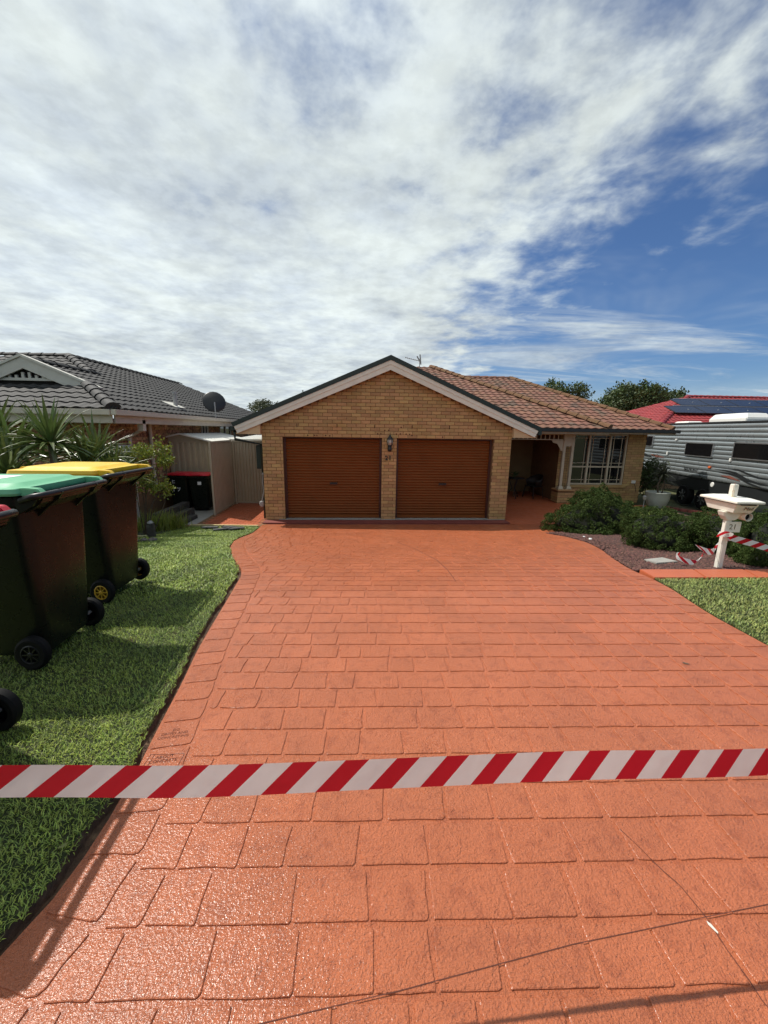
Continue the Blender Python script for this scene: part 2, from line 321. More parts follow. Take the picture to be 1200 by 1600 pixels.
def tag(o, label=None, cat=None, group=None, kind=None):
    if label: o['label'] = label
    if cat: o['category'] = cat
    if group: o['group'] = group
    if kind: o['kind'] = kind
    return o
def thing(name, label, cat, loc=(0,0,0), rz=0.0, group=None, world=False):
    o = bpy.data.objects.new(name, None); COL.objects.link(o); o.location = loc; o.rotation_euler = (0,0,rz); o.empty_display_size = 0.2
    o['_org'] = tuple(loc) if world else (0.0,0.0,0.0)      # world=True: parts are written in world coordinates
    return tag(o, label, cat, group)
def copy_tree(o, parent=None):
    c = o.copy(); COL.objects.link(c); c.parent = parent
    for ch in list(o.children): copy_tree(ch, c)
    return c
def lettering(name, body, size, mtx, material, parent=None, depth=0.001, align='CENTER', bold=0.0):
    cu = bpy.data.curves.new(name, 'FONT'); cu.body = body; cu.size = size; cu.extrude = depth; cu.align_x = align; cu.align_y = 'CENTER'; cu.resolution_u = 3; cu.offset = bold
    t = bpy.data.objects.new(name, cu); COL.objects.link(t); bpy.context.view_layer.update()
    me = bpy.data.meshes.new_from_object(t.evaluated_get(bpy.context.evaluated_depsgraph_get())); bpy.data.objects.remove(t); bpy.data.curves.remove(cu)
    me.name = name; me.materials.clear(); me.materials.append(material); me.transform(mtx)
    if parent is not None and '_org' in parent: me.transform(Matrix.Translation(-Vector(parent['_org'])))
    return link(name, me, parent)
def frame(o, x, y):         # matrix from origin, x axis, y axis
    x = Vector(x).normalized(); y = Vector(y).normalized(); z = x.cross(y); m = Matrix((x, y, z)).transposed().to_4x4(); m.translation = o; return m
def fast_mesh(name, verts, faces_list, mats):
    """verts Nx3 array, faces_list: list of int arrays (n, k)"""
    me = bpy.data.meshes.new(name); me.vertices.add(len(verts)); me.vertices.foreach_set('co', np.asarray(verts, np.float32).ravel())
    nl = sum(f.size for f in faces_list); npoly = sum(len(f) for f in faces_list)
    me.loops.add(nl); me.loops.foreach_set('vertex_index', np.concatenate([f.ravel() for f in faces_list]).astype(np.int32))
    me.polygons.add(npoly); tot = np.concatenate([np.full(len(f), f.shape[1]) for f in faces_list]); st = np.concatenate([[0], np.cumsum(tot)[:-1]])
    me.polygons.foreach_set('loop_start', st.astype(np.int32)); me.polygons.foreach_set('loop_total', tot.astype(np.int32))
    for m_ in mats if isinstance(mats, (list, tuple)) else [mats]: me.materials.append(m_)
    me.update(calc_edges=True); me.validate(); return me

# ------------------------------------------------------------------ the lie of the land
def zg(Y):
    t = min(max((Y-3.2)/6.4, 0), 1); return -0.95*(t*t*(3-2*t)*0.5+t*0.5)
def zga(Y):
    t = np.clip((np.asarray(Y)-3.2)/6.4, 0, 1); return -0.95*(t*t*(3-2*t)*0.5+t*0.5)
LY = [-2.5,-1.0,0.3,0.83,0.91,1.03,1.144,1.283,1.435,1.6,1.76,1.98,2.32,2.61,2.97,3.23,3.77,4.05,4.82,5.78,6.6,7.2,8.1,9.3,9.7]
LX = [-1.9,-1.50,-1.12,-0.982,-0.947,-0.931,-0.925,-0.932,-0.945,-0.968,-0.987,-1.011,-1.062,-1.089,-1.118,-1.140,-1.218,-1.302,-1.653,-2.0,-2.22,-2.30,-2.32,-2.46,-2.47]
RY = [-2.5,-1.0,1.0,2.27,2.68,2.9,3.14,3.53,3.81,4.05,4.54,5.32,6.28,7.24,8.04,8.06,9.7]
RX = [3.2,2.95,2.83,2.815,2.824,2.857,2.905,2.98,3.01,3.064,3.247,3.595,3.957,4.15,4.08,4.6,4.6]
def XL(Y): return float(np.interp(Y, LY, LX))
def XR(Y): return float(np.interp(Y, RY, RX))
def slope(f, Y): return (f(Y+0.05)-f(Y-0.05))/0.1

def make_ground():
    xs = np.unique(np.concatenate([np.linspace(-900,-40,8), np.linspace(-40,40,61), np.linspace(40,900,8)])); ys = np.unique(np.concatenate([np.linspace(-400,-6,6), np.linspace(-6,40,70), np.linspace(40,1500,10)]))
    rows = []
    for y in ys:
        r = []
        for x in xs:
            z = zg(y)-0.14
            if x > 8.6: z -= 0.0*min((x-8.6)/1.5, 1)
            if y > 60: z -= 0.0
            r.append((x, y, z))
        rows.append(r)
    m = MB(); m.sheet(rows); o = m.build('ground', M['ground'], smooth=True); tag(o, 'bare ground under and beyond the gardens', 'ground', kind='structure')
make_ground()

# ------------------------------------------------------------------ driveway
JOINT = 0.0125; ROW = 0.15; BW = 0.195; TH = 0.0044
AN = R(-1.8); E1 = (math.cos(AN), math.sin(AN)); E2 = (-math.sin(AN), math.cos(AN)); B0 = (0.03, 0.85)
def ab(a, b): return (B0[0]+a*E1[0]+b*E2[0], B0[1]+a*E1[1]+b*E2[1])
def alim(b, side):
    f = XL if side < 0 else XR; a = f(B0[1]+b)-B0[0]
    for _ in range(4):
        X, Y = ab(a, b); s = slope(f, Y); bw = BW*math.sqrt(1+min(abs(s), 1.2)**2)
        if side > 0 and Y > 7.9: bw = 0
        a += (f(Y)-side*bw) - X
    return a
def plate(corners, rnd, seed, jit=0.0022, wav=0.003):
    """irregular, round-cornered raised plate; corners in plan, anticlockwise"""
    r = random.Random(seed); c = [np.array(p) for p in corners]; out = []
    n = len(c)
    for i in range(n):
        p, q, nx = c[i-1], c[i], c[(i+1) % n]
        d0 = p-q; l0 = np.linalg.norm(d0); d1 = nx-q; l1 = np.linalg.norm(d1)
        rr = rnd[i]*r.uniform(0.7, 1.3); rr = min(rr, 0.42*l0, 0.42*l1)
        a = q+d0/l0*rr; b = q+d1/l1*rr
        out += [a, 0.25*a+0.5*q+0.25*b, b]
        if l1 > 0.10:                 # a point on the long side
            m = (q+nx)/2; nrm = np.array((d1[1], -d1[0]))/l1; out.append(m+nrm*r.uniform(-wav, wav))
    out = [p+np.array((r.uniform(-jit, jit), r.uniform(-jit, jit))) for p in out]
    cen = sum(out)/len(out); m = MB(); k = len(out); vs = []
    lo = [(p[0], p[1], zg(p[1])-0.006) for p in out]
    mid = []; top = []
    for p in out:
        d = cen-p; d = d/np.linalg.norm(d); q = p+d*0.0012; mid.append((q[0], q[1], zg(q[1])+TH*0.7)); q = p+d*0.0038; top.append((q[0], q[1], zg(q[1])+TH))
    m.add(lo+mid+top, [(i, (i+1)%k, k+(i+1)%k, k+i) for i in range(k)]+[(k+i, k+(i+1)%k, 2*k+(i+1)%k, 2*k+i) for i in range(k)]+[tuple(range(2*k, 3*k))])
    return m, cen
def make_driveway():
    base = MB(); ys = np.arange(-2.4, 9.62, 0.12); rows = []
    for y in ys:
        l, r_ = XL(y), XR(y); rows.append([(l, y, zg(y)-0.12), (l, y, zg(y)+0.0005), (l+0.012, y, zg(y))]+[(l+(r_-l)*t, y, zg(y)) for t in (0.2, 0.4, 0.6, 0.8)]+[(r_-0.012, y, zg(y)), (r_, y, zg(y)+0.0005), (r_, y, zg(y)-0.12)])
    base.sheet(rows); dr = base.build('driveway', M['paint']); tag(dr, 'terracotta painted stamped concrete driveway leading to the garage', 'driveway', kind='structure')
    plates = []; sd = 0
    for k in range(-11, 59):
        b0, b1 = k*ROW+JOINT/2, (k+1)*ROW-JOINT/2; rr = random.Random(1000+k)
        l0, l1 = alim(b0, -1)+JOINT, alim(b1, -1)+JOINT; r0, r1 = alim(b0, 1)-JOINT, alim(b1, 1)-JOINT
        a = min(l0, l1)+rr.uniform(-0.2, 0.0); cuts = []
        while a < max(r0, r1): cuts.append(a); a += rr.choice((0.155, 0.19, 0.21, 0.235, 0.265))+rr.uniform(-0.012, 0.012)
        cuts.append(a)
        for c0, c1 in zip(cuts[:-1], cuts[1:]):
            s0, s1 = rr.uniform(-0.006, 0.006), rr.uniform(-0.006, 0.006)
            q = [[c0+JOINT/2+s0, b0], [c1-JOINT/2+s1, b0], [c1-JOINT/2-s1, b1], [c0+JOINT/2-s0, b1]]
            q[0][0] = max(q[0][0], l0); q[3][0] = max(q[3][0], l1); q[1][0] = min(q[1][0], r0); q[2][0] = min(q[2][0], r1)
            if q[1][0]-q[0][0] < 0.035 and q[2][0]-q[3][0] < 0.035: continue
            if q[1][0]-q[0][0] < 0.012: q[1][0] = q[0][0]+0.012
            if q[2][0]-q[3][0] < 0.012: q[2][0] = q[3][0]+0.012
            cs = [ab(*p) for p in q]
            if max(p[1] for p in cs) > 9.58 or min(p[1] for p in cs) < -1.0: continue
            sd += 1; plates.append(plate(cs, (0.006, 0.009, 0.005, 0.005), sd))
    for side, f in ((-1, XL), (1, XR)):
        y = -0.9; st = []
        while y < (9.2 if side < 0 else 7.95):
            st.append(y); s = slope(f, y); y += ROW*random.uniform(0.92, 1.1)/math.sqrt(1+s*s)
        for y0, y1 in zip(st[:-1], st[1:]):
            def io(Y, off):
                s = slope(f, Y); n = np.array((1, -s))/math.sqrt(1+s*s)*(-side); return np.array((f(Y), Y))+n*off
            g = 0.006
            A, B = io(y0+g, 0.012), io(y0+g, BW-0.012); Cc, D = io(y1-g, BW-0.012), io(y1-g, 0.012)
            if side > 0: A, B, Cc, D = B, A, D, Cc
            sd += 1; plates.append(plate([A, B, Cc, D], (0.005, 0.024, 0.010, 0.005) if side < 0 else (0.016, 0.006, 0.006, 0.016), sd))
    def px_size(c):
        d = math.hypot(c[0], c[1]); vis = c[1] > 0.42 and abs(c[0]) < 1.08*c[1]*1.15+0.35
        return (1.0/(d*d+1.5)) if vis else 0.0
    plates.sort(key=lambda t: -px_size(t[1]))
    for m, c in plates[:300]: m.build('paver', M['paint'], dr, fix=False)
    rest = MB()
    for m, c in plates[300:]: rest.add(m.v, m.f)
    o = rest.build('distant_pavers', M['paint'], dr, fix=False); o['kind'] = 'stuff'
    # saw cut and cracks
    def groove(name, pts, w, mt, zoff=0.0012, wob=0.0, seed=1):
        r = random.Random(seed); P = []
        for (x0, y0), (x1, y1) in zip(pts[:-1], pts[1:]):
            n = max(2, int(math.hypot(x1-x0, y1-y0)/0.03))
            for i in range(n): P.append((x0+(x1-x0)*i/n+r.uniform(-wob, wob), y0+(y1-y0)*i/n+r.uniform(-wob, wob)))
        P.append(pts[-1]); m = MB(); rows = []
        for i, p in enumerate(P):
            q0, q1 = P[max(i-1, 0)], P[min(i+1, len(P)-1)]; d = np.array((q1[0]-q0[0], q1[1]-q0[1])); d /= np.linalg.norm(d)+1e-9; n = np.array((-d[1], d[0])); ww = w*(1+r.uniform(-.3, .3)*(wob > 0))/2
            rows.append([(p[0]+n[0]*ww, p[1]+n[1]*ww, zg(p[1])+TH+zoff), (p[0]-n[0]*ww, p[1]-n[1]*ww, zg(p[1])+TH+zoff)])
        m.sheet(rows); return m.build(name, mt, dr)
    groove('saw_cut', [(-0.55, 0.60), (-0.255, 0.668), (0.10, 0.708), (0.60, 0.775), (1.13, 0.825), (2.8, 0.98)], 0.0022, M['crack'])
    groove('crack', [(0.95, 1.08), (0.99, 0.98), (1.02, 0.90), (1.035, 0.82), (1.03, 0.74), (1.03, 0.62), (1.0, 0.45)], 0.0028, M['crack'], wob=0.004, seed=3)
    groove('hairline_crack', [(0.62, 6.3), (0.80, 5.4), (0.93, 4.5), (0.95, 3.95), (0.93, 3.5)], 0.007, M['crack'], wob=0.004, seed=5)
    m = MB(); cx, cy = 1.033, 0.79; m.add([(cx+x, cy+y, zg(cy)+TH+0.002) for x, y in ((-0.007,0.008),(-0.004,0.017),(0.003,0.009),(0.007,-0.010),(0.003,-0.014),(-0.002,-0.004))], [tuple(range(6))[::-1]]); m.build('concrete_chip', M['chip'], dr)
    # maker's marks pressed into two edge pavers
    def mark(y, lines, size):
        s = slope(XL, y); u = Vector((1, -s, 0)).normalized(); v = Vector((s, 1, 0)).normalized(); c = Vector((XL(y), y, zg(y)+TH+0.0006))+u*0.092
        for i, t in enumerate(lines): lettering('stamped_text', t, size, frame(c+v*(0.022-0.022*i), u, v), M['crack'], dr, 0.0004)
    mark(1.60, ['DG', 'DRIVES AND', 'CONCRETING'], 0.021)
    mark(1.445, ['ABOUT', 'CONCRETE'], 0.022)
    m = MB()
    for y in (1.40, 1.49):
        m.box((XL(1.44)+0.02, y, zg(y)+TH), (XL(1.44)+0.165, y+0.0025, zg(y)+TH+0.0006))
    for x in (0.02, 0.037, 0.165): m.box((XL(1.44)+x, 1.4026, zg(1.44)+TH), (XL(1.44)+x+0.0025, 1.4899, zg(1.44)+TH+0.0006))
    m.build('stamped_border', M['crack'], dr)
make_driveway()
m = MB()
ysl = np.arange(8.1, 15.3, 0.3); m.sheet([[(4.04, y, zg(y)+0.003), (7.6, y, zg(y)+0.003)] for y in ysl]); m.box((3.93, 9.62, -1.0), (7.6, 15.3, -0.94))
tag(m.build('porch_floor', M['paintplain']), 'smooth terracotta floor of the shaded porch beside the garage', 'floor', kind='structure')
m = MB(); m.box((-2.50, 9.64, -1.05), (3.93, 10.3, -0.918)); tag(m.build('garage_slab', M['lip'], bevel=0.006), 'dark red concrete lip along the foot of the garage doors', 'slab', kind='structure')
m = MB(); m.sheet([[(-5.6, y, zg(y)-0.008 if y < 9.7 else -0.953), (-2.40, y, zg(y)-0.008 if y < 9.7 else -0.953)] for y in (9.33, 9.7, 11, 13, 16)])
pth = tag(m.build('side_path', M['mortar']), 'terracotta paved side path beside the garage by the shed gate', 'path', kind='structure')
def make_path_pavers():
    bm_ = MB(); bm_.box((-0.095, -0.045, -0.03), (0.095, 0.045, 0.0)); me = bm_.mesh('path_paver', M['paintplain'], bevel=0.003); grey = bm_.mesh('path_paver', M['concrete'], bevel=0.003); n = 0
    for j in range(31):
        for i in range(17):
            x = -4.02+i*0.2+(0.1 if j % 2 else 0); y = 9.45+j*0.1
            if x > -2.52 or x < -4.0: continue
            o = link('path_paver', me, pth, (x, y, (zg(y) if y < 9.7 else -0.95)+0.004+random.uniform(-0.001, 0.001))); n += 1
    m = MB(); m.box((-5.5, 9.42, -0.99), (-4.12, 16, -0.945)); m.build('grey_slab', M['concrete'], pth)
make_path_pavers()

# ------------------------------------------------------------------ lawns
def blades(name, pts, length, width, material, parent=None, lean=0.7, seed=1):
    r = np.random.default_rng(seed); n = len(pts); az = r.uniform(0, 2*np.pi, n); ln = length*r.uniform(0.6, 1.35, n); le = np.clip(r.normal(lean, 0.28, n), 0.05, 1.35)
    d = np.stack([np.cos(az), np.sin(az), np.zeros(n)], 1); sd = np.stack([-np.sin(az), np.cos(az), np.zeros(n)], 1); up = np.array([0,0,1.0])
    w = (width*r.uniform(0.7, 1.3, n))[:, None]
    mid = pts+d*(np.sin(le*0.55)*ln*0.55)[:, None]+up*(np.cos(le*0.55)*ln*0.55)[:, None]
    tip = mid+d*(np.sin(le*1.2)*ln*0.5)[:, None]+up*(np.cos(le*1.2)*ln*0.5)[:, None]
    v = np.stack([pts-sd*w/2, pts+sd*w/2, mid+sd*w*0.42, mid-sd*w*0.42, tip], 1).reshape(-1, 3); b = np.arange(n)[:, None]*5
    return fast_mesh(name, v, [b+np.array([[0,1,2,3]]), b+np.array([[3,2,4]])], material)
def scatter(fx0, fx1, y0, y1, dens, seed):
    r = np.random.default_rng(seed); out = []
    ys = np.linspace(y0, y1, int((y1-y0)/0.1)+1)
    for a, b in zip(ys[:-1], ys[1:]):
        x0, x1 = fx0((a+b)/2), fx1((a+b)/2); 
        if x1 <= x0: continue
        n = int(dens((a+b)/2)*(x1-x0)*(b-a)); y = r.uniform(a, b, n); x = r.uniform(x0, x1, n); out.append(np.stack([x, y, zga(y)], 1))
    return np.concatenate(out)
def make_lawns():
    # left lawn: cut edge with bare soil between turf and slab
    m = MB(); ys = np.arange(-2.4, 9.25, 0.1); rr = random.Random(3); ed = [XL(y)-(0.030 if y < 4.2 else 0.014)-rr.uniform(0, 0.035) for y in ys]
    m.sheet([[(-7.5, y, zg(y)+0.0), (-3.0, y, zg(y)+0.004), (e, y, zg(y)+0.006), (e+0.012, y, zg(y)-0.032), (XL(y)-0.002, y, zg(y)-0.036)] for y, e in zip(ys, ed)])
    m.mi = [1 if i % 4 >= 2 else 0 for i in range(len(m.f))]; lawn = m.build('front_lawn', [M['turf'], M['soil']]); tag(lawn, 'green front lawn under the wheelie bins left of the driveway', 'lawn', kind='structure')
    fe = lambda y: float(np.interp(y, ys, ed))
    fl = lambda y: -4.15 if y > 4.5 else -3.4
    pts = scatter(fl, lambda y: fe(y)+0.016, -0.6, 9.22, lambda y: 19000 if y < 1.9 else (15000 if y < 3.2 else (7000 if y < 5.5 else 5200)), 11)
    pts[:, 2] += 0.003
    near = pts[pts[:, 1] < 3.2]; far = pts[pts[:, 1] >= 3.2]
    o = link('grass', blades('grass', near, 0.024, 0.0031, M['grass'], lean=1.0, seed=2)); tag(o, 'dense green couch grass blades of the left lawn nearest the bins', 'grass', kind='stuff')
    o = link('grass', blades('grass', far, 0.027, 0.0066, M['grass'], lean=1.0, seed=3)); tag(o, 'sunlit green couch grass of the left lawn farther down the slope', 'grass', kind='stuff')
    # right lawn
    m = MB(); ys2 = np.arange(-2.4, 3.56, 0.1); m.sheet([[(XR(y)+0.004, y, zg(y)-0.05), (XR(y)+0.02, y, zg(y)-0.004), (9.0, y, zg(y)-0.004)] for y in ys2])
    tag(m.build('verge_lawn', M['turf']), 'patchy dry green lawn at the right of the driveway', 'lawn', kind='structure')
    p2 = scatter(lambda y: XR(y)+0.006, lambda y: 6.2, -0.3, 3.52, lambda y: 9500 if y > 1.2 else 3000, 12)
    o = link('grass', blades('grass', p2, 0.026, 0.0052, M['grassdry'], lean=1.0, seed=4)); tag(o, 'pale dry grass blades of the lawn right of the driveway', 'grass', kind='stuff')
    # small lawn in front of the window
    m = MB(); m.sheet([[(7.4, y, -0.945), (9.6, y, -0.945)] for y in (10.6, 12.0)]); tag(m.build('window_lawn', M['turf']), 'small strip of lawn behind the round shrubs before the window', 'lawn', kind='structure')
    p3 = np.stack([rng.uniform(7.4, 9.6, 6000), rng.uniform(10.6, 12.0, 6000), np.full(6000, -0.945)], 1)
    o = link('grass', blades('grass', p3, 0.05, 0.009, M['grass'], seed=5)); tag(o, 'short green grass between the round shrubs and the house window', 'grass', kind='stuff')
    m = MB()
    m.box((7.4, 12.03, -1.05), (9.8, 12.25, -0.93)); tag(m.build('window_path', M['paintplain'], bevel=0.008), 'narrow terracotta edging strip behind the small window lawn', 'path', kind='structure')
make_lawns()

# ------------------------------------------------------------------ generic builders: brick walls, tiled roofs
def brick_mesh(name, w, h, d, mt):
    m = MB(); c = 0.004; w2, h2 = w/2, h/2
    vs = [(-w2,0,-h2),(w2,0,-h2),(w2,0,h2),(-w2,0,h2),(-w2,-d+c,-h2),(w2,-d+c,-h2),(w2,-d+c,h2),(-w2,-d+c,h2),(-w2+c,-d,-h2+c),(w2-c,-d,-h2+c),(w2-c,-d,h2-c),(-w2+c,-d,h2-c)]
    m.add(vs, [(0,1,5,4),(1,2,6,5),(2,3,7,6),(3,0,4,7),(4,5,9,8),(5,6,10,9),(6,7,11,10),(7,4,8,11),(8,9,10,11)])
    return m.mesh(name, mt, fix=True)
def bricks(parent, org, U, nrm, z0, z1, solid, mt, nind=0, depth=0.009, L_=0.230, seed=1, course=0.086):
    """lay stretcher courses on the plane through org along unit U, face normal nrm; solid(z) -> list of (s0, s1)"""
    r = random.Random(seed); U = V3(*U); nrm = V3(*nrm); org = V3(*org); po = V3(*parent['_org']) if '_org' in parent else V3(0,0,0)
    full = brick_mesh('brick', L_, course-0.010, depth, mt); rotz = math.atan2(U[1], U[0]); lst = []
    k = 0; z = z0
    while z+course*0.6 < z1:
        for s0, s1 in solid(z+course/2):
            s = math.floor(s0/(L_+0.01))*(L_+0.01)+(0 if k % 2 else (L_+0.01)/2)-(L_+0.01)
            while s < s1:
                a, b = max(s, s0), min(s+L_, s1)
                if b-a > 0.035: lst.append(((a+b)/2, z+course/2, b-a))
                s += L_+0.01
        z += course; k += 1
    lst.sort(key=lambda t: -min(t[2], 0.2)+r.random()*0.02)
    rest = MB(); c, s_ = math.cos(rotz), math.sin(rotz); fv = [tuple(v.co) for v in full.vertices]; ff = [tuple(p.vertices) for p in full.polygons]
    for i, (s, zc, w) in enumerate(lst):
        p = org+U*s; p[2] = zc; p = p+nrm*r.uniform(-0.0015, 0.0015)
        if i < nind:
            o = link('brick', full, parent, tuple(p-po)); o.rotation_euler = (0, 0, rotz); o.scale = (w/L_, 1, 1)
        else:
            rest.add([(p[0]+x*w/L_*c-y*s_, p[1]+x*w/L_*s_+y*c, p[2]+zz) for x, y, zz in fv], ff)
    if rest.v: o = rest.build('brickwork', mt, parent, fix=False); o['kind'] = 'stuff'
def tile_profile(w, n=7, amp=0.04):
    return [(w*i/(n-1)-w/2, amp*(0.5-0.5*math.cos(2*math.pi*(i/(n-1))*1.0+0.6))) for i in range(n)]
def tile_mb(w, h, th=0.031, amp=0.04, over=0.04):
    m = MB(); pr = tile_profile(w, amp=amp); n = len(pr); lo = [(x, -h/2-over, z+th) for x, z in pr]; hi = [(x, h/2, z+0.004) for x, z in pr]; ft = [(x, -h/2-over, z+0.002) for x, z in pr]
    m.add(lo+hi+ft, [(i, i+1, n+i+1, n+i) for i in range(n-1)]+[(2*n+i, 2*n+i+1, i+1, i) for i in range(n-1)]); return m
def roof_slope(parent, O, U, Vv, polys, mt, nind=0, w=0.26, h=0.31, amp=0.027, under=None, name='roof_tile'):
    """tiles on the plane O + u*U + v*Vv inside the convex polygons (u, v)"""
    O, U, Vv = V3(*O), V3(*U), V3(*Vv); N_ = np.cross(U, Vv); po = V3(*parent['_org']) if '_org' in parent else V3(0,0,0)
    rot = Matrix((U, Vv, N_)).transposed().to_euler(); tm = tile_mb(w, h, amp=amp); tme = tm.mesh(name, mt, fix=False, smooth='auto')
    tv = np.array(tm.v); ind = []; bm_all = bmesh.new(); full_rest = MB()
    for poly in polys:
        P = np.array(poly, float); area = 0.5*sum(P[i][0]*P[(i+1)%len(P)][1]-P[(i+1)%len(P)][0]*P[i][1] for i in range(len(P)))
        if area < 0: P = P[::-1]
        edges = []
        for i in range(len(P)):
            a, b = P[i], P[(i+1)%len(P)]; d = b-a; n = np.array((d[1], -d[0]))/np.linalg.norm(d); edges.append((a, n))
        part = MB(); i0, i1 = math.floor(P[:,0].min()/w)-1, math.ceil(P[:,0].max()/w)+1; j0, j1 = math.floor(P[:,1].min()/h)-1, math.ceil(P[:,1].max()/h)+1
        for j in range(j0, j1):
            for i in range(i0, i1):
                cu, cv = (i+0.5)*w, (j+0.5)*h; cor = [(cu+a*w/2, cv+b*h/2) for a in (-1,1) for b in (-1,1)]
                ds = [max(np.dot(np.array(c)-a, n) for a, n in edges) for c in cor]; cen = [np.dot(np.array((cu, cv))-a, n) for a, n in edges]
                if max(ds) < 1e-4: ind.append((cu, cv))
                elif all(min(np.dot(np.array(c)-a, n) for c in cor) < -0.01 for a, n in edges): part.add(tv+np.array((cu, cv, 0)), tm.f)
        if part.v:
            bm = bmesh.new(); me = part.mesh('tmp', mt, fix=False); bm.from_mesh(me)
            for a, n in edges:
                if abs(n[1]+1) < 1e-3: continue        # leave the eave overhang
                g = bm.verts[:]+bm.edges[:]+bm.faces[:]
                bmesh.ops.bisect_plane(bm, geom=g, plane_co=(a[0], a[1], 0), plane_no=(n[0], n[1], 0), clear_outer=True)
            bm.to_mesh(me); bm.free(); off = len(full_rest.v); full_rest.add([tuple(v.co) for v in me.vertices], [tuple(p.vertices) for p in me.polygons]); bpy.data.meshes.remove(me)
    camp = np.array((0, 0, CAMZ)); ind.sort(key=lambda c: np.linalg.norm(O+U*c[0]+Vv*c[1]-camp))
    for k, (cu, cv) in enumerate(ind):
        if k < nind:
            o = link(name, tme, parent, tuple(O+U*cu+Vv*cv+N_*random.uniform(0, 0.004)-po)); o.rotation_euler = rot
        else: full_rest.add(tv+np.array((cu, cv, 0)), tm.f)
    if full_rest.v:
        full_rest.v = [tuple(O+U*p[0]+Vv*p[1]+N_*p[2]) for p in full_rest.v]
        o = full_rest.build('roof_tiles', mt, parent, fix=False, smooth='auto'); o['kind'] = 'stuff'
    for poly in polys:          # sarking below, so nothing shows through
        m = MB(); m.prism([O+U*p[0]+Vv*p[1]-N_*0.012 for p in poly], -N_*0.05); m.build('roof_deck', under or mt, parent)
def ridge_caps(parent, a, b, mt, step=0.38, r=0.115, name='ridge_tile', drop=0.3, nind=60):
    a, b = V3(*a), V3(*b); d = b-a; l = np.linalg.norm(d); d /= l; sd = np.cross(d, V3(0,0,1)); sd /= np.linalg.norm(sd); up = np.cross(sd, d); n = max(1, int(l/step)); po = V3(*parent['_org']) if '_org' in parent else V3(0,0,0)
    m = MB(); k = 7; A = []; B = []
    for i in range(k):
        th = math.pi*(0.08+0.84*i/(k-1)); A.append((0, -math.cos(th)*r*1.12, math.sin(th)*r-0.03)); B.append((l/n+0.03, -math.cos(th)*r*0.95, math.sin(th)*r*0.82-0.03))
    m.add(A+B+[(0, 0, -0.05)], [(i, i+1, k+i+1, k+i) for i in range(k-1)]+[tuple(range(k))+(2*k,)]); me = m.mesh(name, mt, smooth='auto')
    rot = Matrix((d, sd, up)).transposed().to_euler()
    for i in range(n):
        o = link(name, me, parent, tuple(a+d*l*i/n-po)); o.rotation_euler = rot

